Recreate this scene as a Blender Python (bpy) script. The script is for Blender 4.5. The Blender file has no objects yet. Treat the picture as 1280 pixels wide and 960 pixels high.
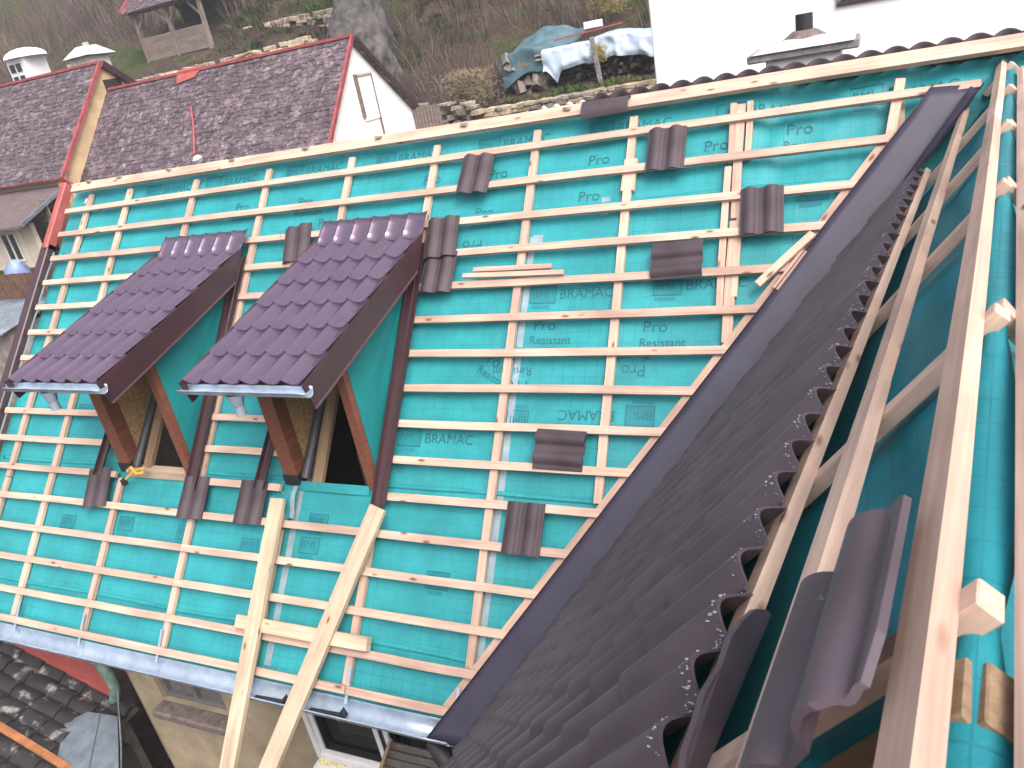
import bpy, bmesh, math, random
from mathutils import Vector, Matrix, noise
random.seed(7)
R = math.radians
scene = bpy.context.scene
col = scene.collection
V = Vector

# ------------------------------------------------------------------ frames
TH = 0.8381                      # pitch of the main roof
ZR = 8.0                         # ridge height
CT, ST = math.cos(TH), math.sin(TH)
NM = V((0, -ST, CT))             # outward normal of the main slope
def mp(X, s, h=0.0):             # main slope: X along ridge, s down the slope, h above the batten tops
    return V((X, -s*CT, ZR - s*ST)) + NM*h
VW = V((0.130105, 0.9915, 0.0)).normalized()      # wing ridge direction (away)
OW = V((4.19, 0, ZR))
PH = 0.9086
LW = V((-VW.y, VW.x, 0))
DW = LW*math.cos(PH) + V((0, 0, -math.sin(PH)))
NW = LW*math.sin(PH) + V((0, 0, math.cos(PH)))
DR = -LW*math.cos(PH) + V((0, 0, -math.sin(PH)))
NR = -LW*math.sin(PH) + V((0, 0, math.cos(PH)))
def wp(r, q, h=0.0): return OW - VW*r + DW*q + NW*h
def wr(r, q, h=0.0): return OW - VW*r + DR*q + NR*h

# ------------------------------------------------------------------ materials
def newmat(name):
    m = bpy.data.materials.new(name); m.use_nodes = True
    nt = m.node_tree; b = nt.nodes['Principled BSDF']
    return m, nt, b
def N(nt, t, **kw):
    n = nt.nodes.new(t)
    for k, v in kw.items():
        if k in n.inputs: n.inputs[k].default_value = v
        else: setattr(n, k, v)
    return n
def ramp(nt, stops, interp='LINEAR'):
    n = nt.nodes.new('ShaderNodeValToRGB'); cr = n.color_ramp; cr.interpolation = interp
    while len(cr.elements) < len(stops): cr.elements.new(0.5)
    for e, (p, c) in zip(cr.elements, stops):
        e.position = p; e.color = (c[0], c[1], c[2], 1)
    return n
def c4(c): return (c[0], c[1], c[2], 1)
def simple(name, c, rough=0.6, metal=0.0, var=0.15, scale=6.0, bump=0.0, bscale=40, spec=0.5, stretch=None):
    """base colour with large soft and fine mottling, optional bump"""
    m, nt, b = newmat(name)
    tc = N(nt, 'ShaderNodeTexCoord')
    src = tc.outputs['Object']
    if stretch:
        mp_ = N(nt, 'ShaderNodeMapping'); mp_.inputs['Scale'].default_value = stretch
        nt.links.new(src, mp_.inputs[0]); src = mp_.outputs[0]
    n1 = N(nt, 'ShaderNodeTexNoise', Scale=scale, Detail=6.0, Roughness=0.65)
    nt.links.new(src, n1.inputs['Vector'])
    lo = tuple(max(0, x*(1-var*1.6)) for x in c); hi = tuple(min(1, x*(1+var*1.6)) for x in c)
    r = ramp(nt, [(0.3, lo), (0.7, hi)])
    nt.links.new(n1.outputs[0], r.inputs[0]); nt.links.new(r.outputs[0], b.inputs['Base Color'])
    b.inputs['Roughness'].default_value = rough; b.inputs['Metallic'].default_value = metal
    b.inputs['Specular IOR Level'].default_value = spec
    if bump:
        n2 = N(nt, 'ShaderNodeTexNoise', Scale=bscale, Detail=5.0); nt.links.new(src, n2.inputs['Vector'])
        bp = N(nt, 'ShaderNodeBump', Strength=bump, Distance=0.02)
        nt.links.new(n2.outputs[0], bp.inputs['Height']); nt.links.new(bp.outputs[0], b.inputs['Normal'])
    return m
def wood(name, c, dark, knots=True, grey=0.0):
    """planed softwood: grain along local X, knots, blotches, tint per piece"""
    m, nt, b = newmat(name); L = nt.links.new
    tc = N(nt, 'ShaderNodeTexCoord'); oi = N(nt, 'ShaderNodeObjectInfo')
    add = N(nt, 'ShaderNodeVectorMath', operation='ADD'); sc = N(nt, 'ShaderNodeVectorMath', operation='SCALE')
    comb = N(nt, 'ShaderNodeCombineXYZ')
    for i in range(3): L(oi.outputs['Random'], comb.inputs[i])
    L(comb.outputs[0], sc.inputs[0]); sc.inputs['Scale'].default_value = 37.0
    L(tc.outputs['Object'], add.inputs[0]); L(sc.outputs[0], add.inputs[1])
    mg = N(nt, 'ShaderNodeMapping'); mg.inputs['Scale'].default_value = (1.2, 55, 55); L(add.outputs[0], mg.inputs[0])
    g = N(nt, 'ShaderNodeTexNoise', Scale=1.0, Detail=4.0, Roughness=0.6, Distortion=0.6); L(mg.outputs[0], g.inputs['Vector'])
    r = ramp(nt, [(0.3, dark), (0.62, c)]); L(g.outputs[0], r.inputs[0])
    mb = N(nt, 'ShaderNodeMapping'); mb.inputs['Scale'].default_value = (1.6, 5, 5); L(add.outputs[0], mb.inputs[0])
    bl = N(nt, 'ShaderNodeTexNoise', Scale=1.0, Detail=3.0); L(mb.outputs[0], bl.inputs['Vector'])
    r2 = ramp(nt, [(0.35, (0.74, 0.70, 0.68)), (0.65, (1.08, 1.04, 1.0))]); L(bl.outputs[0], r2.inputs[0])
    mx = N(nt, 'ShaderNodeMix', data_type='RGBA', blend_type='MULTIPLY'); mx.inputs[0].default_value = 1.0
    L(r.outputs[0], mx.inputs[6]); L(r2.outputs[0], mx.inputs[7]); out = mx.outputs[2]
    # tint per piece
    rt = ramp(nt, [(0.0, (0.86, 0.80, 0.76)), (0.5, (1.0, 0.97, 0.95)), (1.0, (1.08, 1.06, 1.0))]); L(oi.outputs['Random'], rt.inputs[0])
    mt = N(nt, 'ShaderNodeMix', data_type='RGBA', blend_type='MULTIPLY'); mt.inputs[0].default_value = 1.0
    L(out, mt.inputs[6]); L(rt.outputs[0], mt.inputs[7]); out = mt.outputs[2]
    if knots:
        mk = N(nt, 'ShaderNodeMapping'); mk.inputs['Scale'].default_value = (3.2, 9, 9); L(add.outputs[0], mk.inputs[0])
        vo = N(nt, 'ShaderNodeTexVoronoi', Scale=1.0); L(mk.outputs[0], vo.inputs['Vector'])
        rk = ramp(nt, [(0.06, (1, 1, 1)), (0.16, (0, 0, 0))]); L(vo.outputs['Distance'], rk.inputs[0])
        mk2 = N(nt, 'ShaderNodeMix', data_type='RGBA'); L(rk.outputs[0], mk2.inputs[0]); L(out, mk2.inputs[6])
        mk2.inputs[7].default_value = (0.16, 0.075, 0.04, 1); out = mk2.outputs[2]
    L(out, b.inputs['Base Color']); b.inputs['Roughness'].default_value = 0.75
    bp = N(nt, 'ShaderNodeBump', Strength=0.25, Distance=0.003); L(g.outputs[0], bp.inputs['Height']); L(bp.outputs[0], b.inputs['Normal'])
    return m
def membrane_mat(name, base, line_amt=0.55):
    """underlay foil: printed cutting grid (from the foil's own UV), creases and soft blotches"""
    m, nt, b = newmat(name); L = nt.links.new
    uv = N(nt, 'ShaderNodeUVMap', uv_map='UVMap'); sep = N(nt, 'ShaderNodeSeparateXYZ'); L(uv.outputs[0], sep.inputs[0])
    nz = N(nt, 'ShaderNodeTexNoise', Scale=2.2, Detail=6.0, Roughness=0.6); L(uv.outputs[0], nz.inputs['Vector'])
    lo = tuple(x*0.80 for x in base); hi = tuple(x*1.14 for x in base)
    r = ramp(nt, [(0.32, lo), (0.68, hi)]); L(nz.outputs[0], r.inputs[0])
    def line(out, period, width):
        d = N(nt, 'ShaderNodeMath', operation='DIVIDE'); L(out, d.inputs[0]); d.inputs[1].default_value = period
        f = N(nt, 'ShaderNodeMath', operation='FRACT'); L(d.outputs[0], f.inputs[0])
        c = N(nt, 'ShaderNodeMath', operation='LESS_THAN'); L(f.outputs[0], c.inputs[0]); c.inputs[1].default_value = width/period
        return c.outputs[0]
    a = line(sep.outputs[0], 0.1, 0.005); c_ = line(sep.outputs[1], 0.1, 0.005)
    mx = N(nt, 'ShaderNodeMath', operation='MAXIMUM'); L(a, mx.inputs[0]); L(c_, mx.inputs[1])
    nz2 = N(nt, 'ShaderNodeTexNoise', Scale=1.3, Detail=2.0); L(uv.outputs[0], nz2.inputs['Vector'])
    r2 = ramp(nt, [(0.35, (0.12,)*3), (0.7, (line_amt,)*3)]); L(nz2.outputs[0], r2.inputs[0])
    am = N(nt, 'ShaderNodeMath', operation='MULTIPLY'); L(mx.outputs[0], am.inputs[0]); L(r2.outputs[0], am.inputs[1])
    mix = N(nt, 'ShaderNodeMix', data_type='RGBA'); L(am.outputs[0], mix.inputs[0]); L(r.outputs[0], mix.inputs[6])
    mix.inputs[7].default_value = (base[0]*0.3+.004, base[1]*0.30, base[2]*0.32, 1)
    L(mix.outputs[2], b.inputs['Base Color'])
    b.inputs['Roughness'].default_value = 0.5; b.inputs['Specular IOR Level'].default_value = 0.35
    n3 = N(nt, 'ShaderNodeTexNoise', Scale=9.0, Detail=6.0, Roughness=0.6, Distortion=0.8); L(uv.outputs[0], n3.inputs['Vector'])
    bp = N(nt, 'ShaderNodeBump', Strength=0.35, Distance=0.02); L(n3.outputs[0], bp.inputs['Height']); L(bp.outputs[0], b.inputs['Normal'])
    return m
def speck(name, c, speckc, thr=0.70, scale=26, rough=0.55, spec=0.5, big=None, bump=0.2, soft=0.05, patch=3.0, cells=0):
    """dark concrete or lichened tile: mottled colour with lighter flecks of mortar or lichen"""
    m, nt, b = newmat(name); L = nt.links.new
    tc = N(nt, 'ShaderNodeTexCoord'); oi = N(nt, 'ShaderNodeObjectInfo')
    n0 = N(nt, 'ShaderNodeTexNoise', Scale=patch, Detail=5.0); L(tc.outputs['Object'], n0.inputs['Vector'])
    r0 = ramp(nt, [(0.3, tuple(x*0.72 for x in c)), (0.7, tuple(x*1.3 for x in c))]); L(n0.outputs[0], r0.inputs[0])
    n1 = N(nt, 'ShaderNodeTexNoise', Scale=scale, Detail=4.0, Roughness=0.6); L(tc.outputs['Object'], n1.inputs['Vector'])
    r1 = ramp(nt, [(thr, (0, 0, 0)), (min(1, thr+soft), (1, 1, 1))]); L(n1.outputs[0], r1.inputs[0])
    mx = N(nt, 'ShaderNodeMix', data_type='RGBA'); L(r1.outputs[0], mx.inputs[0]); L(r0.outputs[0], mx.inputs[6]); mx.inputs[7].default_value = c4(speckc)
    out = mx.outputs[2]
    if cells:
        vo = N(nt, 'ShaderNodeTexVoronoi', Scale=cells); L(tc.outputs['Object'], vo.inputs['Vector'])
        sx = N(nt, 'ShaderNodeSeparateXYZ'); L(vo.outputs['Color'], sx.inputs[0])
        rc = ramp(nt, [(0.0, (.65, .62, .64)), (0.75, (1.05, 1.0, 1.03)), (1.0, (1.6, 1.55, 1.58))]); L(sx.outputs[0], rc.inputs[0])
        mm = N(nt, 'ShaderNodeMix', data_type='RGBA', blend_type='MULTIPLY'); mm.inputs[0].default_value = 1
        L(out, mm.inputs[6]); L(rc.outputs[0], mm.inputs[7]); out = mm.outputs[2]
    L(out, b.inputs['Base Color'])
    b.inputs['Roughness'].default_value = rough; b.inputs['Specular IOR Level'].default_value = spec
    n2 = N(nt, 'ShaderNodeTexNoise', Scale=90.0, Detail=3.0); L(tc.outputs['Object'], n2.inputs['Vector'])
    bp = N(nt, 'ShaderNodeBump', Strength=bump, Distance=0.004); L(n2.outputs[0], bp.inputs['Height']); L(bp.outputs[0], b.inputs['Normal'])
    return m

M = {}
M['batten'] = wood('batten_wood', (0.63, 0.48, 0.41), (0.47, 0.33, 0.27))
M['beam'] = wood('beam_wood', (0.64, 0.50, 0.43), (0.52, 0.375, 0.32))
M['plank'] = wood('plank_wood', (0.60, 0.51, 0.405), (0.46, 0.37, 0.275))
M['old_wood'] = wood('old_wood', (0.33, 0.25, 0.17), (0.22, 0.15, 0.09))
M['grey_wood'] = wood('grey_wood', (0.29, 0.25, 0.235), (0.17, 0.14, 0.13))
M['osb'] = simple('strand_board', (0.42, 0.28, 0.13), 0.8, var=0.35, scale=40)
M['foil'] = membrane_mat('underlay_foil', (0.026, 0.282, 0.312))
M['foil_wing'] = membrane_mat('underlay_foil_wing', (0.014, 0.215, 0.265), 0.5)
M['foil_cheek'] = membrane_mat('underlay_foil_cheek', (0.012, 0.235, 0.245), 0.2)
M['ink'] = simple('print_ink', (0.010, 0.120, 0.150), 0.6, var=0.1)
M['ink_soft'] = simple('print_ink_faint', (0.008, 0.20, 0.235), 0.6, var=0.1)
M['tape'] = simple('sealing_tape', (0.24, 0.33, 0.38), 0.35, var=0.15, scale=8)
M['tile'] = speck('concrete_tile', (0.062, 0.045, 0.054), (0.26, 0.23, 0.24), thr=0.73, scale=30, rough=0.55, spec=0.3)
M['wing_tile'] = speck('wing_concrete_tile', (0.070, 0.050, 0.064), (0.19, 0.17, 0.19), thr=0.735, scale=20, rough=0.42, soft=0.03, spec=0.6)
M['chip'] = simple('chipped_mortar', (0.27, 0.25, 0.265), 0.9, var=0.3, scale=60, bump=0.6)
M['sheet'] = simple('brown_sheet_metal', (0.145, 0.096, 0.150), 0.22, metal=0.5, var=0.08, scale=3, spec=0.9)
M['sheet'].node_tree.nodes['Principled BSDF'].inputs['Coat Weight'].default_value = 0.5
M['sheet'].node_tree.nodes['Principled BSDF'].inputs['Coat Roughness'].default_value = 0.16
M['trim'] = simple('brown_trim_metal', (0.050, 0.022, 0.027), 0.38, var=0.1, scale=3, spec=0.6)
M['trim_light'] = simple('brown_trim_fold', (0.10, 0.055, 0.065), 0.35, var=0.1, scale=3, spec=0.7)
M['valley'] = simple('valley_metal', (0.046, 0.041, 0.068), 0.45, var=0.12, scale=2.5, spec=0.3, bump=0.05, bscale=5)
M['zinc'] = simple('zinc', (0.42, 0.50, 0.61), 0.40, metal=0.45, var=0.16, scale=5, bump=0.06, bscale=12)
M['zinc_dull'] = simple('galvanised_sheet', (0.17, 0.20, 0.235), 0.5, metal=0.25, var=0.2, scale=5, bump=0.1, bscale=7)
M['red_metal'] = simple('red_sheet_metal', (0.36, 0.085, 0.075), 0.5, var=0.15, scale=6)
M['red_trim'] = simple('red_verge', (0.34, 0.072, 0.080), 0.6, var=0.2, scale=5)
M['green_rim'] = simple('green_patina', (0.14, 0.22, 0.18), 0.7, var=0.3, scale=9)
M['post'] = simple('stained_post', (0.19, 0.068, 0.040), 0.5, var=0.2, scale=4, stretch=(8, 8, 1))
M['dark'] = simple('black_plastic_and_dark_attic', (0.02, 0.02, 0.023), 0.5, var=0.1)
M['pipe'] = simple('dark_pipe', (0.05, 0.055, 0.065), 0.45, var=0.15)
M['white'] = simple('white_render', (0.93, 0.92, 0.915), 0.9, var=0.01, scale=1.5, bump=0.1, bscale=60)
M['beige'] = simple('beige_render', (0.33, 0.265, 0.18), 0.9, var=0.22, scale=1.6, bump=0.3, bscale=50)
M['yellow'] = simple('ochre_render', (0.56, 0.41, 0.24), 0.9, var=0.15, scale=1.8, bump=0.3, bscale=40)
M['cream'] = simple('cream_render', (0.66, 0.58, 0.47), 0.9, var=0.12, scale=1.5)
M['pvc'] = simple('white_frame', (0.76, 0.75, 0.77), 0.35, var=0.04)
M['grey_paint'] = simple('grey_paint', (0.15, 0.14, 0.14), 0.7, var=0.15, scale=5)
M['sill'] = simple('stone_sill', (0.16, 0.125, 0.115), 0.9, var=0.3, scale=14, bump=0.5, bscale=40)
M['foam'] = simple('yellow_foam', (0.68, 0.60, 0.34), 0.9, var=0.2, scale=30, bump=0.8, bscale=30)
M['shale'] = speck('old_lichen_shingle', (0.112, 0.086, 0.098), (0.31, 0.285, 0.305), thr=0.50, scale=10, rough=0.9, spec=0.2, soft=0.30, patch=2.6, cells=5.5)
M['lowtile'] = speck('old_black_tile', (0.024, 0.022, 0.024), (0.33, 0.31, 0.30), thr=0.56, scale=5, rough=0.75, soft=0.14, patch=6)
M['tarp_blue'] = simple('pale_blue_tarp', (0.46, 0.55, 0.68), 0.4, var=0.12, scale=2, bump=0.3, bscale=6)
M['tarp_dark'] = simple('dark_teal_tarp', (0.07, 0.135, 0.16), 0.5, var=0.25, scale=2.5, bump=0.3, bscale=5)
M['stone'] = simple('dry_stone', (0.40, 0.32, 0.23), 0.95, var=0.35, scale=3.0, bump=0.7, bscale=18)
M['stone_grey'] = simple('grey_stone', (0.24, 0.205, 0.18), 0.95, var=0.35, scale=3.0, bump=0.7, bscale=18)
M['bark'] = simple('grey_bark', (0.085, 0.078, 0.074), 0.95, var=0.58, scale=2.2, bump=1.0, bscale=5)
M['conc'] = simple('pale_concrete', (0.50, 0.475, 0.46), 0.9, var=0.18, scale=5, bump=0.4, bscale=30)
M['conc_dark'] = simple('weathered_concrete', (0.22, 0.205, 0.205), 0.95, var=0.3, scale=9, bump=0.5, bscale=30)
M['rust'] = simple('rusty_strip', (0.34, 0.135, 0.055), 0.8, var=0.25, scale=6)
M['knot'] = simple('knot_bracket', (0.30, 0.24, 0.21), 0.7, var=0.2)
M['blue_film'] = simple('blue_edge_film', (0.015, 0.07, 0.30), 0.4, var=0.1)
M['yellow_tool'] = simple('yellow_tool', (0.68, 0.38, 0.07), 0.5, var=0.1)
def glass_mat():
    m, nt, b = newmat('window_glass')
    b.inputs['Base Color'].default_value = (0.035, 0.035, 0.032, 1); b.inputs['Roughness'].default_value = 0.06
    b.inputs['Specular IOR Level'].default_value = 0.6
    return m
M['glass'] = glass_mat()

# ------------------------------------------------------------------ object helpers
def link(name, me, mat, parent=None, smooth=False):
    o = bpy.data.objects.new(name, me); col.objects.link(o)
    if mat is not None and not me.materials:
        me.materials.append(M[mat] if isinstance(mat, str) else mat)
    if smooth:
        for p in me.polygons: p.use_smooth = True
    if parent is not None: attach(o, parent)
    return o
def attach(o, parent):
    o.parent = parent
    o.matrix_parent_inverse = world_of(parent).inverted()
def world_of(o):
    m = o.matrix_basis.copy()
    if o.parent: m = world_of(o.parent) @ o.matrix_parent_inverse @ m
    return m
def thing(name, label, cat, loc=(0, 0, 0), group=None):
    o = bpy.data.objects.new(name, None); col.objects.link(o)
    o.empty_display_size = 0.2
    o.location = loc; o['label'] = label; o['category'] = cat
    if group: o['group'] = group
    return o
def tag(o, label, cat, group=None):
    o['label'] = label; o['category'] = cat
    if group: o['group'] = group
    return o
def struct(o): o['kind'] = 'structure'; return o
def stuff(o, label, cat): o['kind'] = 'stuff'; o['label'] = label; o['category'] = cat; return o
def kids(o): return [c for c in col.objects if c.parent == o]
def dup(root, off, label, group=None):
    r = root.copy(); col.objects.link(r); r.location = root.location + V(off); r['label'] = label
    if group: r['group'] = group
    for ch in kids(root):
        c = ch.copy(); col.objects.link(c); c.parent = r; c.matrix_parent_inverse = ch.matrix_parent_inverse.copy()
        for g in kids(ch):
            d = g.copy(); col.objects.link(d); d.parent = c; d.matrix_parent_inverse = g.matrix_parent_inverse.copy()
    return r
def mesh(name, verts, faces):
    me = bpy.data.meshes.new(name); me.from_pydata([tuple(v) for v in verts], [], faces); me.update(); return me
def bm_mesh(name, bm):
    bmesh.ops.recalc_face_normals(bm, faces=bm.faces[:])
    for e in bm.edges:
        if len(e.link_faces) == 2 and e.calc_face_angle(0) > 0.85: e.smooth = False
    me = bpy.data.meshes.new(name); bm.to_mesh(me); bm.free(); return me
def axes(d, up):
    x = V(d).normalized(); z = V(up) - x*V(up).dot(x); z.normalize(); y = z.cross(x)
    return x, y, z
def beam(name, p0, p1, w, t, up, mat, parent=None, bev=0.003, bend=0.004, top=False, segs=6):
    """a sawn timber from p0 to p1: w across, t along 'up'; points are on the axis, or on the top face when top"""
    p0, p1 = V(p0), V(p1); x, y, z = axes(p1-p0, up); Ln = (p1-p0).length
    if top: p0 = p0 - z*t/2; p1 = p1 - z*t/2
    bm = bmesh.new(); n = max(1, min(segs, int(Ln/0.5)+1)); rings = []
    bx, bz = random.uniform(-bend, bend), random.uniform(-bend, bend)
    for i in range(n+1):
        f = i/n; k = math.sin(math.pi*f)
        dy = bx*k + (random.uniform(-bend, bend)*0.35 if 0 < i < n else 0); dz = bz*k*0.5
        rings.append([bm.verts.new((f*Ln, sy*w/2+dy, sz*t/2+dz)) for sy, sz in ((-1, -1), (1, -1), (1, 1), (-1, 1))])
    for a, b in zip(rings, rings[1:]):
        for k in range(4): bm.faces.new((a[k], a[(k+1) % 4], b[(k+1) % 4], b[k]))
    bm.faces.new(rings[0][::-1]); bm.faces.new(rings[-1])
    if bev:
        es = [e for e in bm.edges if abs((e.verts[0].co-e.verts[1].co).x) > Ln/n*0.5 or e.is_boundary]
        es += [e for e in bm.edges if abs(e.verts[0].co.x-e.verts[1].co.x) < 1e-6 and (e.verts[0].co.x < 1e-6 or e.verts[0].co.x > Ln-1e-6)]
        bmesh.ops.bevel(bm, geom=list(set(es)), offset=bev, segments=1, affect='EDGES', profile=0.5)
    o = link(name, bm_mesh(name, bm), mat, None)
    m = Matrix((x, y, z)).transposed().to_4x4(); m.translation = p0; o.matrix_basis = m
    if parent is not None: attach(o, parent)
    return o
def box_bm(bm, c, sx, sy, sz, rot=None, jit=0):
    c = V(c); vs = []
    for dx, dy, dz in ((-1,-1,-1),(1,-1,-1),(1,1,-1),(-1,1,-1),(-1,-1,1),(1,-1,1),(1,1,1),(-1,1,1)):
        p = V((dx*sx/2, dy*sy/2, dz*sz/2))
        if jit: p += V((random.uniform(-jit, jit), random.uniform(-jit, jit), random.uniform(-jit, jit)))
        if rot is not None: p = rot @ p
        vs.append(bm.verts.new(c+p))
    for f in ((3,2,1,0),(4,5,6,7),(0,1,5,4),(1,2,6,5),(2,3,7,6),(3,0,4,7)): bm.faces.new([vs[i] for i in f])
    return vs
def box(name, c, sx, sy, sz, mat, parent=None, bev=0.004, rot=None):
    bm = bmesh.new(); box_bm(bm, (0, 0, 0), sx, sy, sz)
    if bev: bmesh.ops.bevel(bm, geom=bm.edges[:], offset=bev, segments=1, affect='EDGES')
    o = link(name, bm_mesh(name, bm), mat); m = (rot.to_4x4() if rot is not None else Matrix.Identity(4)).copy(); m.translation = V(c); o.matrix_basis = m
    if parent is not None: attach(o, parent)
    return o
def prism(name, poly, ext, mat, parent=None):
    """polygon (3-D points) extruded along the vector ext"""
    bm = bmesh.new(); a = [bm.verts.new(V(p)) for p in poly]; b = [bm.verts.new(V(p)+V(ext)) for p in poly]
    n = len(a); bm.faces.new(a); bm.faces.new(b[::-1])
    for i in range(n): bm.faces.new((a[i], b[i], b[(i+1) % n], a[(i+1) % n]))
    return link(name, bm_mesh(name, bm), mat, parent)
def tube(name, pts, rad, mat, parent=None, seg=10, caps=True):
    bm = bmesh.new(); rings = []; pts = [V(p) for p in pts]
    for i, p in enumerate(pts):
        d = (pts[min(i+1, len(pts)-1)]-pts[max(i-1, 0)]).normalized()
        x = d.orthogonal().normalized() if i == 0 else (px - d*px.dot(d)).normalized()
        px = x; y = d.cross(x); r = rad[i] if isinstance(rad, (list, tuple)) else rad
        rings.append([bm.verts.new(p + x*r*math.cos(2*math.pi*k/seg) + y*r*math.sin(2*math.pi*k/seg)) for k in range(seg)])
    for a, b in zip(rings, rings[1:]):
        for k in range(seg): bm.faces.new((a[k], a[(k+1) % seg], b[(k+1) % seg], b[k]))
    if caps: bm.faces.new(rings[0][::-1]); bm.faces.new(rings[-1])
    return link(name, bm_mesh(name, bm), mat, parent, smooth=True)
def grid(name, nu, nv, fn, mat, parent=None, uv=None, thick=0.0, smooth=True, skip=None):
    """sheet from fn(i/nu, j/nv); uv(u, v) gives foil coordinates; thick solidifies"""
    vs = [fn(i/nu, j/nv) for j in range(nv+1) for i in range(nu+1)]; fs = []; uvs = []
    for j in range(nv):
        for i in range(nu):
            if skip and skip((i+.5)/nu, (j+.5)/nv): continue
            a = j*(nu+1)+i; fs.append((a, a+1, a+nu+2, a+nu+1))
            uvs += [(i/nu, j/nv), ((i+1)/nu, j/nv), ((i+1)/nu, (j+1)/nv), (i/nu, (j+1)/nv)]
    me = mesh(name, vs, fs)
    if uv:
        l = me.uv_layers.new(name='UVMap')
        for k, (u, v) in enumerate(uvs): l.data[k].uv = uv(u, v)
    o = link(name, me, mat, parent, smooth)
    if thick:
        md = o.modifiers.new('t', 'SOLIDIFY'); md.thickness = thick; md.offset = -1
    return o

# ------------------------------------------------------------------ profiles
def tile_prof(x, w=0.33, rolls=2):
    """height across one concrete roof tile: two rounded rolls with pans between"""
    p = w/rolls; f = (x/p) % 1.0
    return 0.034*math.pow(max(0.0, math.sin(math.pi*min(1, max(0, (f-0.10)/0.66)))), 0.7) if 0.10 < f < 0.76 else 0.0
def tile_bm(bm, frame, L=0.42, W=0.33, nx=28, th=0.013, chip=None):
    """one tile as a closed shell; frame(x, y, h) -> world; x across, y from the top edge down, h up"""
    ny = 4; top = []; bot = []
    for j in range(ny+1):
        y = L*j/ny; ra = []; rb = []
        for i in range(nx+1):
            x = W*i/nx; h = tile_prof(x)
            if i == nx: h -= 0.004
            ra.append(bm.verts.new(frame(x, y, h+th))); rb.append(bm.verts.new(frame(x, y, h)))
        top.append(ra); bot.append(rb)
    for j in range(ny):
        for i in range(nx):
            bm.faces.new((top[j][i], top[j][i+1], top[j+1][i+1], top[j+1][i])).smooth = True
            bm.faces.new((bot[j][i], bot[j+1][i], bot[j+1][i+1], bot[j][i+1])).smooth = True
    for i in range(nx):
        bm.faces.new((top[0][i], bot[0][i], bot[0][i+1], top[0][i+1]))
        bm.faces.new((top[ny][i], top[ny][i+1], bot[ny][i+1], bot[ny][i]))
    for j in range(ny):
        bm.faces.new((top[j][0], top[j+1][0], bot[j+1][0], bot[j][0]))
        bm.faces.new((top[j][nx], bot[j][nx], bot[j+1][nx], top[j+1][nx]))

# ================================================================== SKY, SUN, CAMERA
w = bpy.data.worlds.new('World'); scene.world = w; w.use_nodes = True
nt = w.node_tree; bg = nt.nodes['Background']
sky = nt.nodes.new('ShaderNodeTexSky'); sky.sky_type = 'NISHITA'; sky.sun_disc = False
SUN_EL, SUN_AZ = R(50), R(130)     # a veiled sun, behind and left of the camera
sky.sun_elevation = SUN_EL; sky.sun_rotation = SUN_AZ; sky.dust_density = 7.0; sky.air_density = 1.0; sky.ozone_density = 1.0
hs = nt.nodes.new('ShaderNodeHueSaturation'); hs.inputs['Saturation'].default_value = 0.55
nt.links.new(sky.outputs[0], hs.inputs['Color']); nt.links.new(hs.outputs[0], bg.inputs['Color'])
bg.inputs['Strength'].default_value = 0.15
sl = bpy.data.lights.new('sun', 'SUN'); sl.energy = 0.65; sl.angle = R(40); sl.color = (1.0, 0.95, 0.90)
so = bpy.data.objects.new('sun', sl); col.objects.link(so)
sd = V((math.sin(SUN_AZ)*math.cos(SUN_EL), math.cos(SUN_AZ)*math.cos(SUN_EL), math.sin(SUN_EL)))
so.rotation_euler = (-sd).to_track_quat('-Z', 'Y').to_euler(); so.location = (0, -20, 40)

cam = bpy.data.cameras.new('camera'); co = bpy.data.objects.new('camera', cam); col.objects.link(co); scene.camera = co
cam.sensor_width = 36; cam.lens = 962.52*36/1280; cam.clip_start = 0.05; cam.clip_end = 500
r_, u_, b_ = V((0.907774, 0.380395, -0.176765)), V((-0.007292, 0.435660, 0.900082)), V((0.419396, -0.815782, 0.398255))
mc = Matrix((r_, u_, b_)).transposed().to_4x4(); mc.translation = V((3.24455, -7.08856, 8.68196)); co.matrix_world = mc
cam.dof.use_dof = True; cam.dof.focus_distance = 6.5; cam.dof.aperture_fstop = 11.0
vs_ = scene.view_settings; vs_.view_transform = 'Standard'; vs_.look = 'None'; vs_.gamma = 1.0
vs_.exposure = 1.12; vs_.use_curve_mapping = False

# ================================================================== TERRAIN
def sstep(a, b, x):
    t = min(1, max(0, (x-a)/(b-a))); return t*t*(3-2*t)
PROF = [(-60, -1.5), (-4, -0.2), (0, 0.6), (3, 2.2), (8, 3.6), (12, 5.0), (15.5, 5.7), (16.3, 6.55), (19.5, 7.0), (22, 7.9), (26, 10.0), (32, 14.0), (45, 24), (70, 42), (110, 64), (160, 80)]
def ground(X, Y):
    z = PROF[-1][1]
    for (a, za), (b, zb) in zip(PROF, PROF[1:]):
        if Y < b:
            t = max(0, (Y-a)/(b-a)); z = za+(zb-za)*t; break
    z += 2.5*sstep(10, 22, -X)*sstep(12, 20, Y) * (1 - 0.55*sstep(35, 80, Y))
    z += 1.6*sstep(9, 14, -X)*sstep(-2, 5, Y)*(1-sstep(8, 14, Y))
    z -= 8.0*sstep(30, 90, -X)*sstep(30, 60, Y)
    z += 0.22*noise.noise(V((X*.35, Y*.35, 0)))*sstep(6, 14, Y) + 0.9*noise.noise(V((X*.09, Y*.09, 3)))*sstep(20, 40, Y)
    return z
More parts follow.
